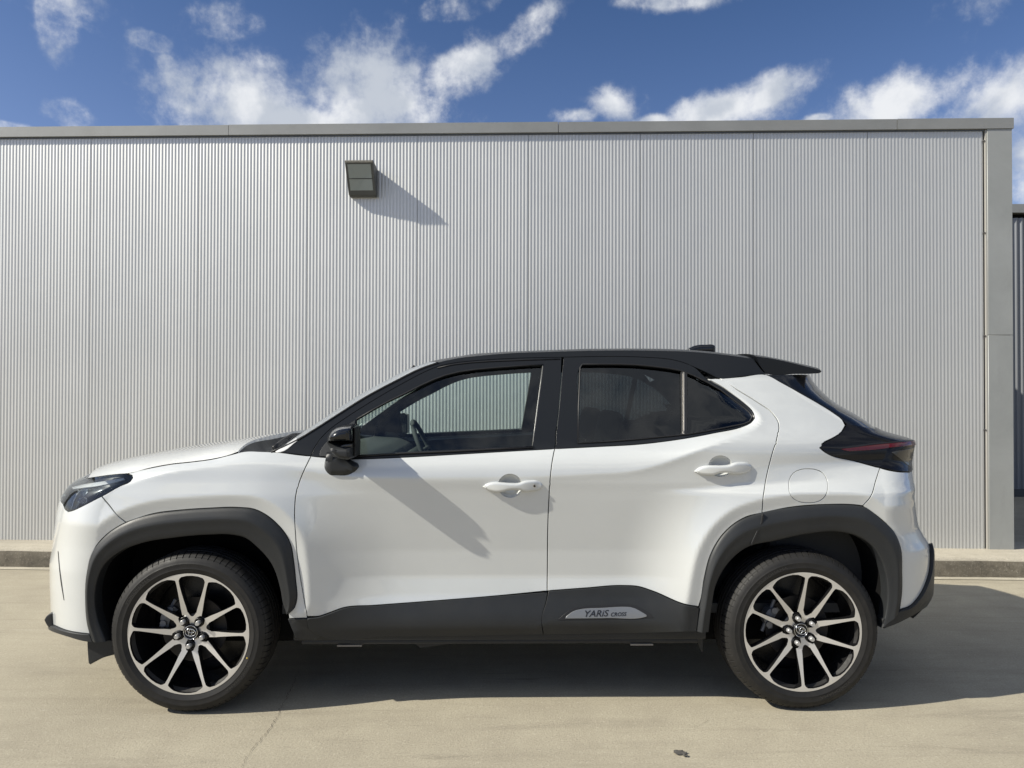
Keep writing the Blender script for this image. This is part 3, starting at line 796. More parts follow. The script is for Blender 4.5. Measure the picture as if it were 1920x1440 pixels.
qp = panel('rear_quarter', QP, white, CAR, holes=[FLAP], h=.0125)
FEND = [(583,855),(560,852.5),(525,848),(490,846),(458,846),(433,852),(400,860),(360,865.5),(320,870),(280,877.5),(255,883),(241,887.5),(247.5,891),(248.7,895.6),(243.7,902.5),(227.5,910),(191,930.6),(205,947.5),(221,967.5),(236,979.5),(289,963),(340,956.5),(393,953),(447.5,951.7),(476.7,955),(501.7,967.5),(520,983),(535,1001),(545,1021.7),(550,1050),(553.7,1084),(555,1130),(552,1139),(541,1150),(542,1160)]
fe = panel('front_fender', FEND+[(576,1159)]+DOOR_F_EDGE[::-1][:-1], white, CAR, h=.0125)
LAMP = [(165,897),(185,893.5),(205,890.6),(225,888.8),(238.7,888.5),(247.5,891),(248.7,895.6),(243.7,902.5),(227.5,910),(191,930.6),(155,948.7),(138,956.5),(127.5,959.5),(121,955),(117,944)]
ZL1 = inv(117,944)[1]; ZL2 = inv(165,897)[1]
LAMPW = LAMP+[W(-.62, ZL1+.012), W(-.64, ZL2-.012)]
fb = panel('front_bumper', [(191,930.6),(205,947.5),(221,967.5),(236,979.5),(219,989),(201.7,1001),(176.7,1030),(168,1050),(164,1072),(161,1126),(164,1167.5),(170,1189),(151,1187),(121.7,1181),(96.5,1170),W(-.72,inv(96.5,1170)[1]+.0),W(-1.1,.30),W(-1.1,.952),W(-.64,ZL2-.010),W(-.62,ZL1+.012),(117,944),(121,955),(127.5,959.5),(138,956.5),(155,948.7)], white, CAR, h=.014, mirror='join')
zt = inv(1705,884.6)[1]
rb = panel('rear_bumper', [(1650,877),(1668,881.5),(1691,884.6),(1706,884.6),W(W_+.62,zt),W(W_+1.1,zt),W(W_+1.1,.62),W(W_+.60,.60),(1743,1030),(1743,1050),(1741,1073),(1735,1093),(1724,1115.6),(1702,1138),(1686.7,1143),(1691,1107),(1691,1073),(1688,1024.6),(1678,1000),(1649,971),(1618,948.5),(1633,931),(1642,902)], white, CAR, h=.014, mirror='join')
ff = panel('fuel_flap', FLAP, white, qp[0], h=.02, gap=.0015, mirror=False)
panel('door_shut_gap', ell(1515.5,911,38,33.5,24,2.5), dark, qp[0], off=.012, thick=0, h=.04, gap=0, mirror=False)

# ---- cups and handles
def cup(name, poly, parent, depth=.023, mirror_parent=None):
    out = densify(to_param(poly, 60, 3.), .006); out = out if area(out) > 0 else out[::-1]
    c = out.mean(0); rows = []
    for k, t in enumerate(np.linspace(0, 1, 9)):
        q = c+(shrink(out, -.002)-c)*math.cos(t*math.pi/2)**.8 if t < 1 else np.repeat(c[None], len(out), 0)+(out-c)*.02
        P = S(q[:,0], q[:,1]); n = SN(q[:,0], q[:,1]); rows.append(P-n*(.002+depth*math.sin(t*math.pi/2)))
    n_ = len(out); V = [p for r in rows for p in r]; F = []
    for i in range(len(rows)-1):
        for j in range(n_): F.append((i*n_+j, i*n_+(j+1) % n_, (i+1)*n_+(j+1) % n_, (i+1)*n_+j))
    F.append([(len(rows)-1)*n_+j for j in range(n_)])
    mesh_obj(name, V, F, white, parent, smooth=True)
    Vm = [(v[0], 2*YC-v[1], v[2]) for v in V]; mesh_obj(name, Vm, [f[::-1] for f in F], white, mirror_parent or parent, smooth=True)
cup('handle_recess', CUPF, fd[0], mirror_parent=fd[1]); cup('handle_recess', CUPR, rd[0], mirror_parent=rd[1])
def handle(poly, ref, parents, key=None):
    p = on(*ref); yb_ = p.y
    a = on(ref[0]-45, ref[1]); b = on(ref[0]+45, ref[1]); k = (b.y-a.y)/(b.x-a.x)
    xm = a.x; xl = b.x-a.x
    sl = lambda x, z: k*(x-p.x)-.019*max(0, 1-((x-p.x)/(.125))**2)
    obs = pillow('door_handle', poly, yb_+.014, yb_-.007, white, parents[0], y_px=yb_-.012, rr=.0115, segs=6, mirror=True, step=.005, corner=50, slant=sl, angle=75)
    obs[1].parent = parents[1]
    if key:
        q = on(*key); bm = bmesh.new()
        yk = yb_-.007+sl(q.x, q.z)-.0008
        bmesh.ops.create_cone(bm, cap_ends=True, segments=20, radius1=.0075, radius2=.0068, depth=.003, matrix=Matrix.Translation((q.x, yk, q.z))@Matrix.Rotation(math.pi/2, 4, 'X'))
        bmesh.ops.create_cone(bm, cap_ends=True, segments=16, radius1=.0052, radius2=.0050, depth=.0045, matrix=Matrix.Translation((q.x, yk, q.z))@Matrix.Rotation(math.pi/2, 4, 'X'))
        for f in bm.faces: f.material_index = 0 if len(f.verts) > 16 or max(v.co.x-q.x for v in f.verts) > .006 else 1
        bm_obj('keyhole', bm, None, parents[0], mats=[chrome, seal], angle=40)
handle([(904.5,913.5),(912,907.5),(924,904),(940,904.3),(956,905.5),(974,905),(983,902),(996,900.8),(1008,901.3),(1015,904.5),(1018,910),(1016.5,916),(1010,920),(998,921.5),(986,922.3),(976,919.5),(956,918.7),(944,921.5),(934,923),(918,920.5)], (956,912), (fd[0], fd[1]), key=(1002,910.6))
handle([(1302.6,884.5),(1310,878),(1322,873.5),(1340,872.5),(1354,872.5),(1368,871),(1376,868),(1390,866.8),(1402,867.6),(1409,871),(1411.5,877),(1409,883),(1400,887),(1386,888.8),(1374,888.5),(1364,886.5),(1350,887),(1338,890.5),(1326,890.8),(1312,889)], (1352,880), (rd[0], rd[1]))

# ---- dark inner shell behind every gap, cabin walls
low = [(583,857),(663,862),(846,854),(1040,843),(1203,834),(1300,820),(1394,801),(1414,785),(1392,755),(1316,706),(1330,698),(1436,699),(1500,738),(1566,778),(1580,798),(1541,835),(1548,849),(1650,879)]
panel('inner_shell', low+[(1640,930),(1618,949),(1552,948),(1479,954),(1423,964),(1386,978),(1357,1002),(1333,1041),(1321,1085),(1306,1182),(1018,1186),(873,1189),(602,1190),(556,1176),(556,1084),(545,1024),(520,985),(476,957),(393,955),(289,965),(236,982),(195,932),(245,904),(250,893),(320,872),(433,854),(525,850)], cabin, CAR, off=.036, thick=0, h=.03, gap=.0)

# ---- black greenhouse ----------------------------------------------------
PILLAR_TOP = [(525,847.5),(541,838),(560,826),(589,806.5),(632,778),(686,744),(743,713.5),(790,690.5),(809,683.5),(832,676.5)]
RAIL = [(850,673),(904,666.5),(960,662),(1018,660),(1110,657.5),(1189,657),(1250,658),(1290,659.2),(1343,663.5),(1384,668.5),(1414,673)]
SEAM = [(583,854.5),(588,842),(597,827),(617,806),(650,782),(686,759),(724,736),(760.6,715.5),(792,699),(818,688),(846.5,681),(880,677),(918,674),(980,671),(1053,669.5),(1110,668.3),(1175,668.3),(1218,670),(1259,673.8),(1283,680),(1301,687.5),(1326,698.5),(1349,709.2)]
rail = panel('roof_side_rail', PILLAR_TOP+RAIL+[(1420,683),(1426,691),(1436,701.5),(1392,705.5)]+SEAM[::-1]+[(560,851.5)], satin_black, CAR, h=.03, gap=.0015)
DLO_F = [(669,786),(703,766),(732,750.5),(760.5,737),(787,723.5),(812,712),(835,703.5),(861,697),(893,692.5),(932,689),(975,685.7),(1018,683.3),(1015,712),(1009,757),(1003,803),(998,836),(940,838.5),(870,841.5),(778,846),(720,849.5),(665,852.2),(666,820)]
DF_OUT = [(583,855.5)]+SEAM[1:15]+[(1052,700),(1048,760),(1043,805),(1040,841.5)]+BELT_F[::-1][1:]+[(640,859.5),(610,857.5)]
dff = panel('door_frame', DF_OUT, satin_black, fd[0], off=.001, holes=[DLO_F], h=.03, gap=.0018, far_parent=fd[1])
DLO_R = [(1088,689),(1092,683.3),(1125,683),(1160.6,683),(1190,684),(1217,686.3),(1253,690.5),(1277,695),(1300,704),(1329,718),(1352,731.5),(1371.5,746.5),(1392,762),(1405,773),(1411,782),(1405,791),(1394,795.5),(1345,805),(1288.5,814.5),(1240,819),(1189,824),(1135,828),(1084,831),(1085,760)]
DR_OUT = [(1057,669.5),(1110,668.3),(1175,668.3),(1218,670),(1259,673.8),(1283,680),(1301,687.5),(1326.5,710.5),(1357.5,727),(1375,740),(1394,755),(1413,776),(1414.5,784),(1407,792.5),(1394,798.6),(1340,811),(1287,821),(1250,826.5),(1203,832),(1120,837),(1041,841.5),(1044,805),(1049,760),(1054,700)]
drf = panel('door_frame', DR_OUT, satin_black, rd[0], off=.001, holes=[DLO_R], h=.03, gap=.0018, far_parent=rd[1])
def seal_strip(path, w, off, mat, parent, name='window_seal', closed=False):
    for k, par in enumerate(parent):
        P = [on(*q, off) for q in path]
        if k: P = [Vector((p.x, 2*YC-p.y, p.z)) for p in P]
        bm = bmesh.new(); tube(bm, P, w, 6, closed); bm_obj(name, bm, mat, par, smooth=True)
pairs_f, pairs_r = (fd[0], fd[1]), (rd[0], rd[1])
seal_strip([(664,856),(700,853.5),(760,850),(846,846.5),(930,842),(1000,838.5)], .0045, -.002, seal, pairs_f)
seal_strip([(1018,684),(1014,716),(1008.5,757),(1003,800),(998.5,836)], .0026, .004, principled('pale_channel', (.22,.22,.21), .35, .4), pairs_f, 'window_channel')
seal_strip([(820,690),(846.5,684),(880,680),(918,677.5),(980,675),(1050,673)], .0025, -.001, seal, pairs_f)
seal_strip(DLO_R, .0038, -.001, seal, pairs_r, closed=True)
seal_strip(DLO_F[:12], .0030, .0, seal, pairs_f)
gp = glass
wf = panel('window_glass', DLO_F, glass, fd[0], off=.014, thick=0, h=.06, gap=-.004, far_parent=fd[1])
wr = panel('window_glass', [q for q in DLO_R if q[0] < 1280]+[(1281,697),(1281,815)] if False else [(1088,689),(1092,683.3),(1160.6,683),(1217,686.3),(1253,690.5),(1277,695),(1282,698),(1282,815.5),(1240,819),(1189,824),(1084,831),(1085,760)], tint, rd[0], off=.014, thick=0, h=.06, gap=-.004, far_parent=rd[1])
wq = panel('quarter_glass', [(1283,698),(1300,704),(1329,718),(1371.5,746.5),(1405,773),(1411,782),(1405,791),(1394,795.5),(1345,805),(1283,815.5)], tint, rd[0], off=.011, thick=0, h=.06, gap=-.003, far_parent=rd[1])
dv = panel('division_bar', [(1277.5,695.5),(1288,699),(1288.5,814.5),(1279,815.5),(1278.5,760)], seal, rd[0], off=-.002, thick=.02, h=.05, gap=0, far_parent=rd[1])
panel('bright_strip', [(1280.5,698),(1282.8,699),(1283.3,814),(1281,814.5)], principled('strip_metal', (.30,.28,.25), .35, .6), rd[0], off=-.004, thick=.004, h=.05, gap=0, far_parent=rd[1])

# mirror sail
panel('mirror_sail', [(666,788),(650,800),(628,818),(609,834),(600,852),(600,855),(640,858),(663.5,857),(662,820)], plastic, fd[0], off=-.004, thick=.01, h=.04, gap=.0005, far_parent=fd[1])

# ---- roof, windscreen, bonnet as lofts across the car ---------------------
def cross(Pn, rise, bow, n=25, p=6, dx=None):
    """section from a point on the near side to its mirror"""
    out = []
    for s_ in np.linspace(0, 1, n):
        e = abs(2*s_-1); y = Pn[1]+(2*YC-2*Pn[1])*s_
        out.append((Pn[0]+bow*(1-e**2.2), y, Pn[2]+rise*(1-e**p)))
    return out
near = smooth_poly([tuple(q) for q in PILLAR_TOP], 14, 60, False)
def sil_rise(px, py, y): return unp(px, py, y)[1]
ROOF_SIL = [(809,683),(832,675.3),(904,663.2),(960,659.5),(1018,657.2),(1110,653.8),(1189,653.3),(1250,653.6),(1290,655),(1343,658.8),(1384,663.5),(1416,668)]
rl = [(822,680)]+RAIL; rs = smooth_poly(rl, 12, 60, False); rows = []
for px, py in rs:
    P = on(px, py, .001)
    sil = np.interp(px, [q[0] for q in ROOF_SIL], [q[1] for q in ROOF_SIL])
    zc_ = sil_rise(px, sil, .50); rise = max(.004, (zc_-P.z)/.95)
    bw = -.10*(1-min(1, max(0, (px-822)/330)))+.02*max(0, (px-1250)/166)
    rows.append(cross(P, rise, bw, 41, 6))
roof_rows = rows
roof = loft('roof', rows, satin_black, CAR)
# windscreen
ws = []
cA = smooth_poly([(508,848),(530,838.5),(560,823.5),(589,806),(632,778.5),(686,744.5),(743,714),(790,691),(822,680)], 12, 60, False)
n_ = len(cA)
for i, (px, py) in enumerate(cA):
    t = i/(n_-1); P = on(px, py, .002)
    r0 = roof_rows[0][20][2]-roof_rows[0][0][2]
    row = []
    for s_ in np.linspace(0, 1, 41):
        e = abs(2*s_-1); y = P.y+(2*YC-2*P.y)*s_
        bow = -(.150*(1-t)+.10*t); up = r0*t-.022*(1-t)**3
        row.append((P.x+bow*(1-e**2.4), y, P.z+up*(1-e**6)))
    ws.append(row)
loft('windscreen', ws, wglass, CAR)
bm = bmesh.new()
tube(bm, [on(px, py, -.0005) for px, py in cA], .0045, 6); bm_obj('screen_seal', bm, seal, CAR, smooth=True)
# bonnet
HN = [(165,896),(185,892.8),(205,890),(225,888),(240,887),(280,877),(320,869.5),(360,865),(400,859.5),(433,851.5),(446,846.5)]
hs = smooth_poly(HN, 9, 60, False); hrows = []
HS = [(165,896),(177.5,886),(205,875),(240,865),(280,856),(320,848),(360,842),(400,836),(442,828),(500,821),(545,817.5)]
for px, py in hs:
    P = on(px, py, .0005); t = (px-165)/(446-165)
    # where the outline stands above this point, taken at a third of the car's width
    row = []
    q = proj(np.array([P.x-.02, .45, P.z]))
    sil = np.interp(q[0], [a[0] for a in HS], [a[1] for a in HS])
    zz = unp(q[0], sil, .47)[1]; rise = max(.006, zz-P.z)
    for s_ in np.linspace(0, 1, 49):
        e = abs(2*s_-1); y = P.y+(2*YC-2*P.y)*s_
        row.append((P.x+(-.135*(1-t)**1.5-.058*t)*(1-e**2), y, P.z+rise*(1-e**5)-.0*(1-e**2)))
    hrows.append(row)
fr = hrows[0]; lip = [(x+.004, y, z-.03) for x, y, z in fr]; 
rear = [(x+.006, y, z-.02) for x, y, z in hrows[-1]]
bon = loft('bonnet', [lip]+hrows+[rear], white, CAR)
bon.data.set_sharp_from_angle(angle=math.radians(50))
# cowl below the windscreen
cr_ = []
b0 = hrows[-1]; b1 = ws[0]
for t in np.linspace(0, 1, 6):
    cr_.append([tuple(np.array(b0[int(round(j*48/40))])*(1-t)+np.array(b1[j])*t-np.array((0, 0, .022*math.sin(math.pi*t)+.006*(1-t)))) for j in range(41)])
loft('cowl_panel', cr_, plastic, CAR)
panel('pillar_glare_strip', [(517,847.3),(526,847.3),(557,826.5),(556,821.5)], principled('painted_sun_glare', (.75,.75,.73), .3, 0, 1.), CAR, off=-.003, thick=.01, h=.05, gap=0)  # sun glare along the pillar moulding, painted as a pale strip
# wipers
for y0, y1 in ((.42, 1.02), (1.0, 1.5)):
    bm = bmesh.new(); q = ws[0]; pts = []
    for t in np.linspace(0, 1, 9):
        y = y0+(y1-y0)*t; e = abs(2*(y-b1[0][1])/(2*YC-2*b1[0][1])-1); x = b1[0][0]-.15*(1-e**2.4)
        pts.append((x+.02+.10*t*(1-t), y, b1[0][2]-.004+.040*math.sin(t*2.4)))
    tube(bm, pts, [.010-.005*t for t in np.linspace(0, 1, 9)], 6)
    tube(bm, [(p[0]+.012, p[1], p[2]-.006) for p in pts[3:]], .004, 5)
    bm_obj('wiper', bm, seal, CAR, smooth=True)

# ---- tail: spoiler, pillar trim, rear glass, lamps -------------------------
SP = [(1417,668.5),(1440,671.6),(1470,677.5),(1505,686),(1530,692.3),(1537.5,694.8),(1539,696.5),(1537,698.5),(1523,700.5),(1490,701.2),(1440,701.5),(1436,700),(1427,690),(1422,681)]
yS = on(1430, 690).y
spz = smooth_poly(np.array([unp(px, py, yS+.01) for px, py in SP]), .012, 40)
x_a, x_b = spz[:,0].min(), spz[:,0].max(); srows = []
for s_ in np.linspace(0, 1, 35):
    e = abs(2*s_-1); inset = .03*(1 if False else 0)
    y = yS+.002+(2*YC-2*yS-.004)*s_; k = 1-e**5
    row = []
    for x, z in spz:
        w = (x-x_a)/(x_b-x_a); rr = roof_rows[-1][20][2]-roof_rows[-1][0][2]
        top = 1 if z > unp(1480, 695, yS)[1] else .8
        row.append((x+.10*w*(1-e**2), y, z+rr*(1-e**6)*top*(1-.15*w)))
    srows.append(row+[row[0]])
sp = loft('roof_spoiler', srows, satin_black, CAR)
me = sp.data; bm = bmesh.new(); bm.from_mesh(me); bmesh.ops.remove_doubles(bm, verts=bm.verts, dist=.0003)
bmesh.ops.holes_fill(bm, edges=[e for e in bm.edges if e.is_boundary]); bmesh.ops.recalc_face_normals(bm, faces=bm.faces); bm.to_mesh(me); bm.free()
me.polygons.foreach_set('use_smooth', [True]*len(me.polygons)); me.set_sharp_from_angle(angle=math.radians(38))
zq = [inv(1524,703)[1], inv(1586,795)[1], inv(1640,803)[1]]
panel('rear_pillar_trim', [(1438,703),(1475,702.5),(1505,702),(1519,702.5),(1522,710),(1536,727),(1551,742),(1560,757),(1575,776),(1588,794),(1583,789),(1567,776),(1535,756),(1500,736),(1466,717)], gloss_black, CAR, h=.02, gap=.0015)
panel('rear_window', [(1552,744),(1561,758),(1576,777),(1589,794.5),(1612,799),(1640,803.3),W(W_+.62,zq[2]+.002),W(W_+1.1,zq[2]+.002),W(W_+1.1,zq[0]-.002),W(W_+.60,zq[0]-.002),(1524,712),(1536,728.5)], gloss_black, CAR, off=.004, h=.02, gap=.001, mirror='join')
zb_ = inv(1660,813)[1]
TL_TOP = [(1587,795.5),(1612,799.8),(1641,804.5)]
tail_m = principled('smoked_lamp_black', (.005,.005,.006), .25, 0, .35, spec=.15, coat_rough=.03)
TL = TL_TOP+[W(W_+.62,inv(1641,804.5)[1]),W(W_+.75,zq[2]-.004),W(W_+.75,inv(1712,870)[1]-.02),W(W_+.62,zt+.002),(1707,884),(1691,884),(1668,880.6),(1650,876.5),(1608,865.2),(1547,847.2),(1538.5,839.5),(1542,833.3),(1560,823),(1578,811),(1586,799)]
tl = panel('tail_lamp', TL, tail_m, CAR, off=-.002, h=.012, gap=.001, step=.008)
RZ = inv(1712,832)[1]
rs_ = panel('red_light_bar', [(1578,842.5),(1600,839.8),(1626,836.6),(1660,833),(1700,829.5),(1714,828),W(W_+.60,RZ+.004),W(W_+.60,RZ-.006),(1714,834.5),(1680,837.5),(1641,842.5),(1610,844.5),(1588,845)], red, tl[0], off=-.0045, thick=.004, h=.012, gap=0, step=.008, far_parent=tl[1])
panel('reversing_lens', [(1672,848),(1690,844.5),(1712,839.5),(1709.5,862),(1705,874.5),(1699,871),(1693,865.5)], clearlens, tl[0], off=-.0045, thick=.004, h=.012, gap=0, step=.008, far_parent=tl[1])
panel('light_seam', [(1540,838.2),(1578,838.5),(1640,831),(1712,826),(1712,828),(1640,833.2),(1578,841)], seal, tl[0], off=-.0035, thick=.002, h=.03, gap=0, far_parent=tl[1])
zg = inv(1641,804.5)[1]
panel('tailgate', [W(W_+.76,zq[2]-.004),W(W_+1.1,zq[2]-.004),W(W_+1.1,zt+.004),W(W_+.76,zt+.004)], white, CAR, h=.03, mirror='join')
bm = bmesh.new(); pts = [on(1625,789,-.01), on(1640,799,-.012)]
tube(bm, [(on(1612,779).x+.04, YC-.05, on(1612,779).z+.0), (on(1628,788).x+.075, YC+.1, on(1628,788).z-.0), (on(1640,798).x+.09, YC+.35, on(1640,798).z)], .008, 6); bm_obj('rear_wiper', bm, seal, CAR, smooth=True)
# shark fin aerial
pillow('roof_aerial', [(1289,655.5),(1297,650),(1308,646.8),(1322,646.2),(1337,646.8),(1339.5,648.5),(1340,657),(1340,664),(1289,664)], YC+.028, YC-.028, gloss_black, CAR, y_px=YC, rr=.02, segs=5, mirror=False, corner=60)

# ---- headlamps -------------------------------------------------------------
hl = panel('headlamp', LAMPW, lens, CAR, off=0, h=.014, gap=.0015, thick=.012, step=.008)
for k, par in enumerate(hl):
    pass
def two(name, poly, mat, off, thick=0, h=.02, gap=0, parents=hl): return panel(name, poly, mat, parents[0], off=off, thick=thick, h=h, gap=gap, far_parent=parents[1], step=.008)
hdark = principled('lamp_interior', (.012,.013,.015), .35, .2, .2)
two('lamp_bowl', LAMPW, hdark, .0135)
two('light_guide', [(132,911),(150,906.2),(170,903.3),(195,900.8),(215,897.5),(229,894.5),(231,898),(215,902.5),(195,906),(175,909),(152,911),(134,914)], principled('light_guide', (.78,.80,.83), .25, 0, .5), .008, .006)
for poly in ([(137,945),(141,938),(144,941),(138,951)], [(150,922),(158,914),(162,915),(152,930)], [(172,926),(186,915),(189,917),(176,929)]):
    two('reflector_fin', poly, principled('fin', (.26,.29,.33), .2, .8), .0115, .003)
for (cx, cy, r) in ((150,937,8),(176,921,7)):
    two('projector_lens', ell(cx, cy, r, r*.8, 14), chrome, .0125, .003)
two('lamp_rib', [(124,952),(131,933),(142,916),(144,917),(134,935),(128,954)], chrome, .0110, .003)
two('lamp_rib', [(160,945),(176,925),(200,911),(202,912.5),(179,928),(164,944)], hdark, .0105, .003)
# bumper details
two('air_curtain_slit', [(108.5,1033),(110.5,1060),(114,1092),(119.6,1125),(120.8,1126),(117,1098),(112.5,1064),(109.8,1034)], principled('slit_shadow_gap', (.03,.03,.03), .9), -.0008, 0, .03, parents=(fb[0], fb[0]))
lipP = [(83,1160),(87,1155),(95,1151)]
panel('front_lip', [(96,1170.5),(121.7,1181.5),(151,1187.5),(170.5,1189.5),(175,1202),(164,1200.6),(132,1191.5),(101,1181),(92,1177),W(-.72,inv(98,1178)[1]-.0),W(-1.1,.26),W(-1.1,.30),W(-.72,inv(96.5,1170)[1]+.004)], plastic, CAR, off=-.012, h=.03, gap=0, thick=.05, mirror='join')
# the lip's upturned corner, its own small wing
pillow('lip_corner', [(82,1163),(85,1157),(93.5,1149.5),(99,1150),(100,1172),(104,1181),(97,1180),(88,1174)], on(100,1165).y+.05, on(100,1165).y-.0, plastic, CAR, rr=.006, mirror=True)
panel('rear_lower_bumper', [(1686.7,1144),(1702,1139),(1724,1116.5),(1735,1094),(1741.5,1073),(1744,1050),(1743.5,1030),(1742,1022),(1745,1019),W(W_+.60,.615),W(W_+1.1,.62),W(W_+1.1,.26),W(W_+.60,.30),(1744,1113),(1737,1128),(1715,1145),(1690,1160),(1671,1169.5),(1655,1176),(1652,1160),(1672,1150)], plastic, CAR, off=-.014, h=.02, gap=0, thick=.05, mirror='join')

# ---- wheel arch trims as moulded sections ----------------------------------
def resample(P, n):
    P = np.array(P); d = np.r_[0, np.cumsum(np.hypot(*np.diff(P, axis=0).T))]; t = np.linspace(0, d[-1], n)
    return np.stack([np.interp(t, d, P[:,0]), np.interp(t, d, P[:,1])], 1)
def arch_trim(name, outer, inner, n=90):
    A = resample(smooth_poly(outer, 5, 60, False), n); Bq = resample(smooth_poly(inner, 5, 60, False), n)
    lv = [(0,.003),(.012,-.004),(.05,-.0085),(.15,-.013),(.28,-.019),(.38,-.0225),(.44,-.0228),(.52,-.0205),(.75,-.0175),(.93,-.0155),(.985,-.013),(1,-.008)]
    rows = []
    for f, off in lv:
        Q = A*(1-f)+Bq*f
        rows.append([on(px, py, off) for px, py in Q])
    last = rows[-1]; rows.append([Vector((p.x, p.y+.012, p.z)) for p in last]); rows.append([Vector((p.x, p.y+.05, p.z)) for p in last])
    res = []
    for k in (0, 1):
        R2 = [[(p[0], 2*YC-p[1] if k else p[1], p[2]) for p in r] for r in rows]
        o = loft(name, R2, plastic, CAR); o.data.set_sharp_from_angle(angle=math.radians(50)); res.append(o)
        if k: o.data.flip_normals()
    # liner: from the trim's inner edge deep into the body
    for k in (0, 1):
        R2 = [[(p[0], (2*YC-p[1]-d) if k else p[1]+d, p[2]+up) for p in last] for d, up in ((.05,.0),(.06,.012),(.30,.02),(.46,-.02))]
        o = loft('arch_liner', R2, dark, CAR)
        V = [tuple(p) for p in R2[-1]]; mesh_obj('arch_back', V, [list(range(n))], dark, CAR)
    return res
arch_trim('wheel_arch_trim', ARCH_F_OUT+[(551,1140),(540,1150)], ARCH_F_IN)
arch_trim('wheel_arch_trim', ARCH_R_OUT, ARCH_R_IN)
panel('arch_joint', [(1428,962.5),(1426,978),(1418,996),(1407,1020),(1405,1019),(1415.5,996),(1424,978),(1426.5,962.5)], seal, CAR, off=-.0215, thick=.012, h=.05, gap=0)
# sill and door cladding
cl1 = panel('door_cladding', [(577,1159),(598,1156.5),(615,1151),(644,1140.6),(700,1136.3),(790,1129.6),(940,1117.5),(1026,1110.5),(1023,1128),(1015,1161),(1017.5,1186.5),(873,1189.4),(730,1190.8),(604,1191),(590,1184),(579,1175)], plastic, fd[0], off=-.010, thick=.025, h=.025, gap=.0012, far_parent=fd[1])
cl2 = panel('door_cladding', [(1028.5,1108.5),(1100,1103.5),(1165,1099),(1198,1101),(1223,1109),(1290,1135.6),(1309,1138.5),(1307,1160),(1304,1182.5),(1160,1184.5),(1020,1187),(1015.5,1161),(1024,1130)], plastic, rd[0], off=-.010, thick=.025, h=.025, gap=.0012, far_parent=rd[1])
panel('sill_end', [(541,1160.5),(576,1159.5),(578,1176),(603,1192),(590,1196),(556,1196),(549,1180)], plastic, CAR, off=-.006, thick=.03, h=.03, gap=.001)
x0 = unp(552,1190,.08)[0]; x1 = unp(1322,1190,.08)[0]
for yy, s_ in ((.062, 1), (2*YC-.062, -1)):
    bm = bmesh.new()
    box(bm, (x0, min(yy, yy+s_*.12), .283), (x1, max(yy, yy+s_*.12), .330)); box(bm, (x0+.03, min(yy+s_*.014, yy+s_*.2), .262), (x1-.03, max(yy+s_*.014, yy+s_*.2), .2828))
    bevel_all(bm, .006, 2); bm_obj('sill', bm, plastic, CAR, angle=40)
for (pa, pb, py) in ((634,680,1204.5),(1181,1223,1197.5)):
    xa = unp(pa, py, .09)[0]; xb_ = unp(pb, py, .09)[0]; z = unp(pa, py, .07)[1]
    bm = bmesh.new(); box(bm, (xa, .070, .256), (xb_, .16, .262)); bm_obj('jacking_plate', bm, principled('pale_primer', (.22,.2,.17), .6), CAR)
bm = bmesh.new(); box(bm, (-1.50, .16, .24), (1.42, 2*YC-.16, .40)); bevel_all(bm, .03, 2); bm_obj('underbody', bm, dark, CAR)
bm = bmesh.new(); xa = unp(780,1215,.14)[0]
v = [bm.verts.new(p) for p in ((xa-.02,.13,.262),(xa+.02,.13,.228),(xa+.26,.13,.262),(xa-.02,.18,.262),(xa+.02,.18,.228),(xa+.26,.18,.262))]
for f in ((0,1,2),(3,5,4),(0,3,4,1),(1,4,5,2)): bm.faces.new([v[i] for i in f])
bm_obj('underbody_fin', bm, plastic, CAR)
# badge plate on the rear cladding with its lettering
BP = [(1060,1158.6),(1062,1155.5),(1069,1150),(1080,1144.6),(1090,1142.6),(1130,1140.3),(1172,1138.4),(1181,1138.8),(1190,1141.3),(1202,1147.5),(1211,1152.3),(1212,1154.6),(1208,1155.8),(1140,1157.6)]
BR = [(1046,1161.5),(1056,1153),(1066,1145.5),(1080,1139.6),(1092,1137.6),(1132,1135.3),(1174,1133.4),(1186,1134.3),(1196,1138),(1208,1144.5),(1219,1151),(1226,1157.5),(1150,1160)]
panel('badge_recess', BR, seal, cl2[0], off=-.0112, thick=.001, h=.03, gap=0, mirror=False)
bd = panel('badge_plate', BP, badge, cl2[0], off=-.0135, thick=.003, h=.02, gap=0, mirror=False)[0]
def text_mesh(txt, size, shear=0., width=1., thick=0.):
    cu = bpy.data.curves.new('t', 'FONT'); cu.body = txt; cu.size = 1; cu.shear = shear; cu.offset = thick; cu.resolution_u = 3
    o = bpy.data.objects.new('t', cu); COL.objects.link(o); dg = bpy.context.evaluated_depsgraph_get(); dg.update()
    me = bpy.data.meshes.new_from_object(o.evaluated_get(dg)); V = np.array([v.co[:] for v in me.vertices]); F = [list(p.vertices) for p in me.polygons]
    bpy.data.objects.remove(o); bpy.data.curves.remove(cu); bpy.data.meshes.remove(me)
    V[:, :2] -= V[:, :2].min(0); k = V[:, :2].max(0); V[:, 0] /= k[0]; V[:, 1] /= k[1]
    return V, F
def letters(txt, x0, y0, x1, y1, slope, par, shear, thick, thickness=.0012, off=-.0142):
    V, F = text_mesh(txt, 1, shear, 1, thick); vv = []
    for v in V:
        px = x0+(x1-x0)*v[0]; py = y0+(y1-y0)*v[1]+slope*(px-x0)
        vv.append(on(px, py, off))
    n = len(vv); c = sum((p for p in vv), Vector())/n
    mesh_obj('lettering', vv, F, ink, par)
def letter_block(*a): letters(*a)
letters('YARiS', 1096, 1156.3, 1141, 1144.6, -.03, bd, .28, .012)
letters('CROSS', 1144.5, 1155.2, 1174, 1148.2, -.03, bd, .22, .02)

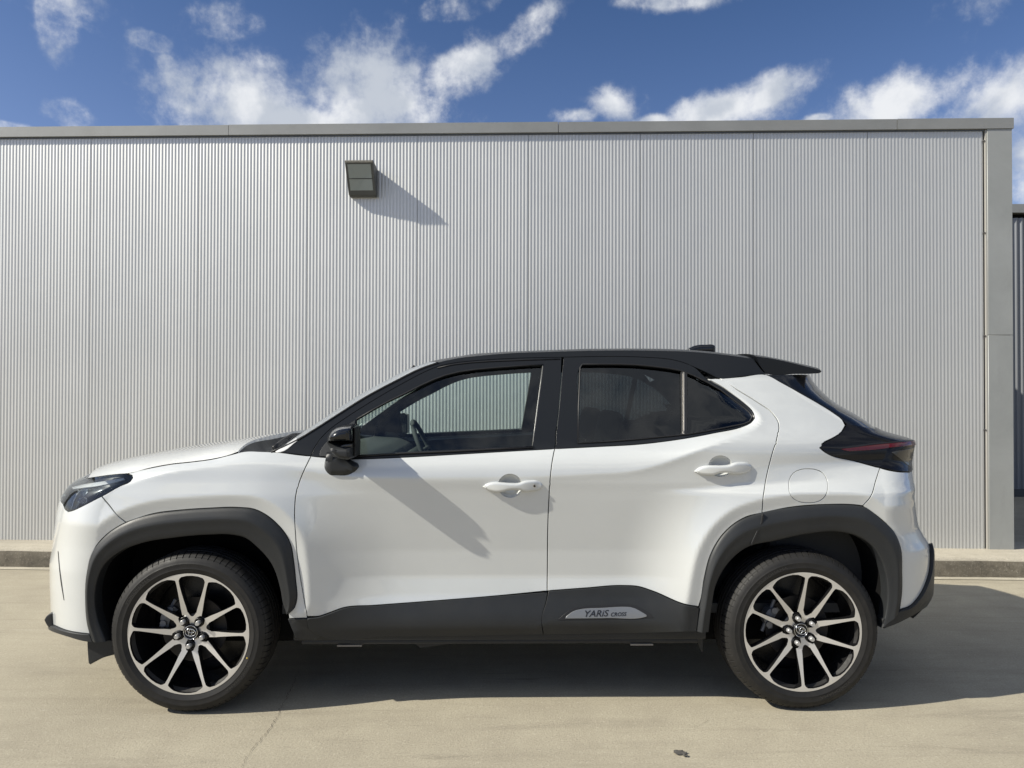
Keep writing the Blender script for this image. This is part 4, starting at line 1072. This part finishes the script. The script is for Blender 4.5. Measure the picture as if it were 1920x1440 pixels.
# ---- door mirrors ------------------------------------------------------------
ym = on(640, 850).y
YM = ym-.12
def mm_part(name, poly, a, b, mat, rr, parent=None, **kw):
    return pillow(name, poly, ym-a, ym-b, mat, parent or CAR, y_px=kw.pop('ypx', YM), rr=rr, corner=50, step=.005, angle=kw.pop('angle', 60), **kw)
mm = mm_part('door_mirror', [(606.5,828.5),(608.5,819.5),(613.5,811),(622,804),(634,799.5),(648,797.2),(660,796.8),(663,799),(663.6,812),(663.4,828.6)], .0, .180, gloss_black, .0250, segs=8, taper=(.92, .35, .66))
def sub(name, *a, **k):
    r = mm_part(name, *a, **k); r[0].parent = mm[0]; r[1].parent = mm[1]; return r
sub('mirror_lower_shell', [(607.5,829.6),(663.2,829.6),(663.2,846),(662.2,857),(657,860.8),(644,860.8),(631,857.5),(621,851),(613,842)], .0, .175, plastic, .0245, segs=8, taper=(.92, .15, .66))
sub('turn_lamp', [(631,843),(637,837.5),(646,833),(655,831.2),(662.6,830.8),(662.6,838.5),(654,840.5),(642,842.8)], .06, .150, clearlens, .0045, segs=4)
sub('mirror_rim', [(664,801),(666,801.5),(666.2,829),(665.8,856),(664,857)], .01, .120, seal, .003)
mm_part('mirror_foot', [(612.5,848),(611.5,858),(608.8,868),(608.5,877),(613,887),(619.5,892.5),(632,893.5),(657,891.5),(668,884),(673.5,876),(672,871),(662,865.5),(650,860),(640,852)], -.012, .066, plastic, .034, ypx=ym-.035, segs=10)
# front air deflector
pillow('air_deflector', [(167,1198),(168,1222),(169.6,1241),(172.7,1243.7),(184,1237.5),(197,1231),(215,1226),(235,1220),(235,1198)], .07, .045, plastic, CAR, y_px=.06, rr=.003)
pillow('rear_deflector', [(1305,1190),(1308,1205),(1314,1221),(1317,1221),(1318,1190)], .14, .12, plastic, CAR, y_px=.13, rr=.003)

# ---- cabin ---------------------------------------------------------------------
def seat(x, y, w):
    S_ = empty('seat', (x, y, .45)); S_.parent = CAR
    def blob(name, size, loc, rot, par=S_, sub=2):
        bm = bmesh.new(); bmesh.ops.create_cube(bm, size=1, matrix=Matrix.Diagonal((*size, 1))); bevel_all(bm, min(size)*.38, 4)
        o = bm_obj(name, bm, cabin, par, smooth=True); o.location = loc; o.rotation_euler = (0, rot, 0); return o
    blob('cushion', (.50, w, .16), (-.05, 0, .02), -.12); blob('backrest', (.14, w, .60), (.27, 0, .32), .32); blob('headrest', (.10, w*.50, .19), (.385, 0, .705), .18)
    bm = bmesh.new()
    for dy in (-.06, .06): tube(bm, [(.345, dy, .55), (.375, dy, .66)], .006, 6)
    bm_obj('headrest_post', bm, chrome, S_)
for y in (.50, 2*YC-.50): seat(.08, y, .48)
seat(.98, YC, 1.18)
cab = CAR
bm = bmesh.new()
prof = [(-1.02,.60),(-1.05,.95),(-1.0,1.03),(-.86,1.055),(-.70,1.045),(-.62,1.01),(-.60,.94),(-.66,.86),(-.68,.60)]
A = [bm.verts.new((x, .13, z)) for x, z in prof]; Bv = [bm.verts.new((x, 2*YC-.13, z)) for x, z in prof]
for i in range(len(prof)): bm.faces.new((A[i], A[(i+1) % len(prof)], Bv[(i+1) % len(prof)], Bv[i]))
bm.faces.new(A); bm.faces.new(Bv[::-1]); bmesh.ops.recalc_face_normals(bm, faces=bm.faces); bevel_all(bm, .02, 2); bm_obj('dashboard', bm, cabin, CAR, angle=40)
# right hand drive: the steering wheel stands on the far side
bm = bmesh.new(); cc = Vector((-.50, 2*YC-.52, 1.0)); R0 = Matrix.Rotation(-.42, 3, 'Y')
tube(bm, [cc+R0@Vector((0, .18*math.cos(a), .18*math.sin(a))) for a in np.linspace(0, 2*math.pi, 33)[:-1]], .014, 8, True)
for a in (math.pi*0, math.pi, -math.pi/2): tube(bm, [cc+R0@Vector((-.02,0,0)), cc+R0@Vector((0, .175*math.cos(a), .175*math.sin(a)))], .014, 6)
tube(bm, [cc+R0@Vector((-.03,0,0)), cc+R0@Vector((-.22,0,-.02))], .04, 10)
bm_obj('steering_wheel', bm, cabin, CAR, smooth=True)
bm = bmesh.new(); box(bm, (-1.0, .12, .38), (1.55, 2*YC-.12, .42)); bm_obj('cabin_floor', bm, cabin, CAR)
head = [[(p[0], p[1], p[2]-.030) for p in r] for r in roof_rows]; loft('headliner', head, principled('headliner_cloth', (.06,.062,.065), .95), CAR)
bm = bmesh.new(); box(bm, (-.60, YC-.12, 1.36), (-.57, YC+.12, 1.42)); bevel_all(bm, .012, 2); tube(bm, [(-.585, YC, 1.41), (-.52, YC, 1.475)], .012, 6); bm_obj('cabin_mirror', bm, seal, CAR, smooth=True)
bm = bmesh.new(); box(bm, (1.15, .22, .42), (1.75, 2*YC-.22, .98)); bevel_all(bm, .03, 2); bm_obj('parcel_shelf', bm, cabin, CAR)
bm = bmesh.new(); box(bm, (-1.95, .30, .40), (-1.06, 2*YC-.30, .86)); bevel_all(bm, .03, 2); bm_obj('engine_bay', bm, dark, CAR)

# ---- wheels ---------------------------------------------------------------------
def make_tyre():
    T = .215; half = [(.028,.232),(.018,.240),(.009,.2485),(.0035,.2505),(.0012,.2560),(-.0035,.268),(-.0045,.2705),(-.0038,.2725),(-.006,.285),(-.0062,.292),(-.005,.2935),(-.0035,.300),(.000,.3065),(.004,.3125),(.009,.3175),(.0105,.3180),(.0115,.3200),(.018,.3245),(.026,.3282),(.035,.3306),(.046,.3322),(.054,.3330),(.0545,.3265),(.0625,.3265),(.063,.3333),(.085,.3339),(.0855,.3270),(.0935,.3270),(.094,.3340)]
    prof = half+[(T-.012-y, r) for y, r in half[::-1]]
    nb = 76; seq = []
    for k in range(nb):
        for f in (0, .10, .14, .97): seq.append((k+f)/nb*2*math.pi)
    groove = {1, 2}
    bm = bmesh.new(); rings = []
    for i, a in enumerate(seq):
        ring = []
        for j, (y, r) in enumerate(prof):
            jj = min(j, len(prof)-1-j)
            rr = r
            if 14 <= jj <= 21 and (i % 4) in (0, 1) : rr -= .0038
            ring.append(bm.verts.new((rr*math.cos(a), y, rr*math.sin(a))))
        rings.append(ring)
    n = len(seq)
    for i in range(n):
        A, B_ = rings[i], rings[(i+1) % n]
        for j in range(len(prof)-1): bm.faces.new((A[j], A[j+1], B_[j+1], B_[j]))
    def arc_text(txt, a_mid, r, h, span):
        V, F = text_mesh(txt, 1, 0, 1, .01); vs = []
        for v in V:
            a = a_mid+span*(.5-v[0]); rr = r+h*v[1]
            vs.append(bm.verts.new((rr*math.cos(a), -.0078, rr*math.sin(a))))
        for f in F:
            try: bm.faces.new([vs[i] for i in f]).material_index = 1
            except ValueError: pass
    arc_text('YOKOHAMA', math.radians(139), .2745, .0115, .52)
    arc_text('YOKOHAMA', math.radians(-41), .2745, .0115, .52)
    for f in bm.faces: f.smooth = True
    me = bpy.data.meshes.new('tyre'); bmesh.ops.recalc_face_normals(bm, faces=bm.faces); bm.to_mesh(me); bm.free(); me.materials.append(rubber); me.materials.append(tyre_ink); me.set_sharp_from_angle(angle=math.radians(30)); return me
def rim_mesh():
    R = .2497
    def dish(r): 
        t = min(1, max(0, (.236-r)/.16)); return .002+.024*t**1.25+.006*max(0, (.075-r)/.04 if r < .075 else 0)
    def pol(w, r, base, ang=0.): a = base; return (r*math.cos(a)-w*math.sin(a), r*math.sin(a)+w*math.cos(a))
    shapes = []; nh = 1
    ring_o = [(R*math.cos(a), R*math.sin(a)) for a in np.linspace(0, 2*math.pi, 181)[:-1]]
    # windows' outer edges are straight facets: inner border of the ring
    PA = [math.radians(90+72*k) for k in range(5)]; hs = math.radians(15.6)
    ring_i = []
    for pa in PA:
        for (a, r) in ((-.435,.2405),(-.37,.2345),(-.30,.2270),(-.272,.2270),(-.245,.2270),(-.19,.2370),(-.10,.2402),(0,.2408),(.10,.2402),(.19,.2370),(.245,.2270),(.272,.2270),(.30,.2270),(.37,.2345),(.435,.2405),(.53,.2432),(.628,.2436),(.73,.2432)):
            ring_i.append((r*math.cos(pa+a), r*math.sin(pa+a)))
    spokes = []
    for pa in PA:
        for sg in (-1, 1):
            a0 = pa+sg*hs
            o = np.array([.232*math.cos(a0), .232*math.sin(a0)]); ai = pa+sg*math.radians(21.5)
            i_ = np.array([.076*math.cos(ai), .076*math.sin(ai)])
            d = (o-i_)/np.linalg.norm(o-i_); nrm = np.array([-d[1], d[0]])
            L_ = np.linalg.norm(o-i_); pts = []
            prof = [(0,.0120),(.03,.0114),(.06,.0090),(.10,.0068),(.13,.0058),(.148,.0066),(L_,.0120)]
            left = [i_+d*t+nrm*w for t, w in prof]; right = [i_+d*t-nrm*w for t, w in prof]
            spokes.append(np.array(left+right[::-1]))
        # star arm that joins the pair to the hub
        P = [(-.0085,.0315),(-.0105,.046),(-.0175,.059),(-.034,.070),(-.0415,.079),(-.030,.0845),(-.0165,.0815),(-.0105,.0720),(-.005,.0665),(0,.0650),(.005,.0665),(.0105,.0720),(.0165,.0815),(.030,.0845),(.0415,.079),(.034,.070),(.0175,.059),(.0105,.046),(.0085,.0315)]
        spokes.append(np.array([(r*math.cos(pa)-w*math.sin(pa), r*math.sin(pa)+w*math.cos(pa)) for w, r in P]))
    ring_o = np.array(ring_o); ring_i = np.array(ring_i)
    loops = [ring_o, ring_i]+spokes; pts = []; edges = []
    for lp in loops:
        b = len(pts); q = []
        for i in range(len(lp)):
            a, c = lp[i], lp[(i+1) % len(lp)]; k = max(1, int(np.linalg.norm(c-a)/.008))
            for j in range(k): q.append(a+(c-a)*j/k)
        pts += q; edges += [(b+i, b+(i+1) % len(q)) for i in range(len(q))]
    vs, es, fs, *_ = geometry.delaunay_2d_cdt([Vector((float(a), float(b))) for a, b in pts], edges, [], 0, 1e-6)
    V = np.array([(v.x, v.y) for v in vs]); keep = []
    cen = np.array([V[list(f)].mean(0) for f in fs]); X, Z = cen[:,0], cen[:,1]
    ok = inside(X, Z, ring_o) & ~inside(X, Z, ring_i)
    for q in spokes: ok |= inside(X, Z, q)
    keep = [list(f) for f, k in zip(fs, ok) if k]
    bm = bmesh.new(); vm = {}
    def gv(i):
        if i not in vm:
            r = math.hypot(*V[i]); vm[i] = bm.verts.new((V[i][0], dish(r), V[i][1]))
        return vm[i]
    for f in keep: 
        fc = bm.faces.new([gv(i) for i in f]); fc.material_index = 0
    bmesh.ops.recalc_face_normals(bm, faces=bm.faces)
    if sum(f.normal.y for f in bm.faces) > 0: bmesh.ops.reverse_faces(bm, faces=bm.faces)
    be = [e for e in bm.edges if e.is_boundary]
    # chamfer ring then deep black flank
    r1 = bmesh.ops.extrude_edge_only(bm, edges=be); nv = [g for g in r1['geom'] if isinstance(g, bmesh.types.BMVert)]; ne = [g for g in r1['geom'] if isinstance(g, bmesh.types.BMEdge)]
    for v in nv: v.co.y += .0016
    for f in [g for g in r1['geom'] if isinstance(g, bmesh.types.BMFace)]: f.material_index = 1
    r2 = bmesh.ops.extrude_edge_only(bm, edges=ne)
    for v in [g for g in r2['geom'] if isinstance(g, bmesh.types.BMVert)]:
        r = math.hypot(v.co.x, v.co.z); v.co.y += .030 if r < .236 else .012
        if r < .236: v.co.x *= .995; v.co.z *= .995
    for f in [g for g in r2['geom'] if isinstance(g, bmesh.types.BMFace)]: f.material_index = 1
    for f in bm.faces: f.smooth = True
    # barrel, hub drum, nut seats
    lathe_y(bm, [(.003,.2497),(.012,.2500),(.020,.246),(.024,.238),(.060,.228),(.110,.218),(.170,.216),(.190,.236)], 96, 1)
    lathe_y(bm, [(.190,.236),(.175,.10),(.062,.076),(.040,.073),(.034,.066),(.034,.0)], 60, 1)
    for pa in PA:
        a = pa+math.radians(36); cx, cz = .0535*math.cos(a), .0535*math.sin(a)
        ring = []
        for (y, r) in ((.0225,.0185),(.0215,.0172),(.0225,.0158),(.0335,.0140)):
            ring.append([bm.verts.new((cx+r*math.cos(t), y, cz+r*math.sin(t))) for t in np.linspace(0, 2*math.pi, 25)[:-1]])
        for A, B_ in zip(ring[:-1], ring[1:]):
            for i in range(24): bm.faces.new((A[i], A[(i+1) % 24], B_[(i+1) % 24], B_[i])).material_index = 1
        A = ring[0]; B_ = [bm.verts.new((v.co.x, .036, v.co.z)) for v in A]
        for i in range(24): bm.faces.new((A[i], A[(i+1) % 24], B_[(i+1) % 24], B_[i])).material_index = 1
    me = bpy.data.meshes.new('wheel'); bm.normal_update(); bm.to_mesh(me); bm.free()
    me.materials.append(machined); me.materials.append(rim_black)
    me.polygons.foreach_set('use_smooth', [True]*len(me.polygons)); me.set_sharp_from_angle(angle=math.radians(28)); return me
rim_black = principled('wheel_gloss_black', (.008,.008,.0085), .24, 0, .0, spec=.35)
me_tyre = make_tyre(); me_rim = rim_mesh()
def nut_me():
    bm = bmesh.new(); R9 = Matrix.Rotation(math.pi/2, 4, 'X')
    bmesh.ops.create_cone(bm, cap_ends=True, segments=6, radius1=.0108, radius2=.0100, depth=.020, matrix=Matrix.Translation((0,.018,0))@R9)
    bmesh.ops.create_cone(bm, cap_ends=True, segments=20, radius1=.0078, radius2=.0090, depth=.006, matrix=Matrix.Translation((0,.0062,0))@R9)
    bevel_all(bm, .0008, 1); me = bpy.data.meshes.new('lug_nut'); bm.to_mesh(me); bm.free(); me.materials.append(nutm); me.polygons.foreach_set('use_smooth', [True]*len(me.polygons)); me.set_sharp_from_angle(angle=math.radians(30)); return me
def cap_me():
    bm = bmesh.new(); lathe_y(bm, [(.030,.0335),(.024,.0330),(.0215,.0310),(.0210,.0285),(.0225,.0270),(.0222,.012),(.0220,.0005)], 48, 0)
    def ring(cx, cz, rx, rz, w, y):
        tube(bm, [(cx+rx*math.cos(a), y, cz+rz*math.sin(a)) for a in np.linspace(0, 2*math.pi, 33)[:-1]], w, 6, True, 1)
    ring(0,0,.0282,.0282,.0011,.0212)
    ring(0,0,.0215,.0150,.00135,.0212); ring(0,-.0002,.0068,.0145,.0012,.0210); ring(0,.0068,.0145,.0078,.0012,.0211)
    me = bpy.data.meshes.new('centre_cap'); bm.normal_update(); bm.to_mesh(me); bm.free(); me.materials.append(rim_black); me.materials.append(chrome); me.polygons.foreach_set('use_smooth', [True]*len(me.polygons)); return me
me_nut = nut_me(); me_cap = cap_me()
def disc_me():
    bm = bmesh.new(); lathe_y(bm, [(.070,.060),(.069,.075),(.066,.083),(.0655,.135),(.076,.135),(.0765,.06)], 64); me = bpy.data.meshes.new('brake_disc'); bm.normal_update(); bm.to_mesh(me); bm.free(); me.materials.append(disc_m); me.polygons.foreach_set('use_smooth', [True]*len(me.polygons)); me.set_sharp_from_angle(angle=math.radians(40)); return me
disc_m = principled('brake_disc_steel', (.035,.032,.03), .5, .6); me_disc = disc_me()
def caliper_me():
    bm = bmesh.new()
    for a in np.linspace(-.42, .42, 9): pass
    A = np.linspace(-.40, .40, 12)
    for (y0, y1, r0, r1) in ((.050,.092,.108,.150),):
        st = []
        for a in A:
            k = 1-.25*(abs(a)/.4)**3
            st.append([bm.verts.new((r*math.cos(a), y, r*math.sin(a))) for (r, y) in ((r0,y0+.006),(r0+.02,y0),(r1*k+.0,y0+.004),(r1*k+.004,y1),(r0,y1))])
        for P, Q in zip(st[:-1], st[1:]):
            for i in range(5): bm.faces.new((P[i], P[(i+1) % 5], Q[(i+1) % 5], Q[i]))
        bm.faces.new(st[0]); bm.faces.new(st[-1][::-1])
    for a in (-.25, .25): tube(bm, [(.128*math.cos(a), .055, .128*math.sin(a)), (.128*math.cos(a), .043, .128*math.sin(a))], .013, 12)
    tube(bm, [(.150*math.cos(-.5), .07, .150*math.sin(-.5)), (.150*math.cos(.5), .07, .150*math.sin(.5))], .008, 8)
    bmesh.ops.recalc_face_normals(bm, faces=bm.faces); me = bpy.data.meshes.new('brake_caliper'); bm.to_mesh(me); bm.free(); me.materials.append(steel_c); return me
steel_c = principled('cast_caliper', (.15,.155,.165), .5, .4); me_cal = caliper_me()
HZ = .334
for (x, rot, cal, spin) in ((-1.35, 15, math.radians(152), 0), (1.21, -2, math.radians(158), 1)):
    for far in (0, 1):
        w = bpy.data.objects.new('wheel', me_rim); link(w, CAR)
        w.location = (x, 2*YC if far else 0, HZ)
        def rel(me, name, loc=(0,0,0), ry=0, par=w):
            o = bpy.data.objects.new(name, me); link(o, par); o.location = loc; o.rotation_euler = (0, ry, 0); return o
        w.rotation_euler = (0, -math.radians(rot-90+72), math.pi if far else 0) if not far else (0, math.radians(rot), math.pi)
        base = 90
        t = rel(me_tyre, 'tyre')
        t.rotation_euler = (0, math.radians(rot-90+72)+(-0. if not spin else .35), 0)
        rel(me_cap, 'centre_cap', ry=math.radians(rot-90+72)-(.0 if not spin else -.45)+(.15 if not spin else 0))
        for k in range(5):
            a = math.radians(90+72*k+36); rel(me_nut, 'lug_nut', (.0535*math.cos(a), 0, .0535*math.sin(a)), k*.7)
        o = bpy.data.objects.new('brake_disc', me_disc); link(o, CAR); o.location = w.location; o.rotation_euler = (0, 0, math.pi if far else 0)
        o = bpy.data.objects.new('brake_caliper', me_cal); link(o, CAR); o.location = w.location
        o.rotation_euler = (0, -cal, 0) if not far else (0, cal, math.pi)
        if not far and x < 0:
            bm = bmesh.new(); bmesh.ops.create_uvsphere(bm, u_segments=10, v_segments=6, radius=.0028); d = bm_obj('balance_mark', bm, yellow, w); a = math.radians(-22)-math.radians(rot-90+72); d.location = (.262*math.cos(a), -.003, .262*math.sin(a)); d.scale = (1,.3,1.3)
# put the car's origin at its base, under the middle of the body
for o in [o for o in bpy.data.objects if o.parent is CAR]: o.location.y -= YC
CAR.location = (0, YC, 0)
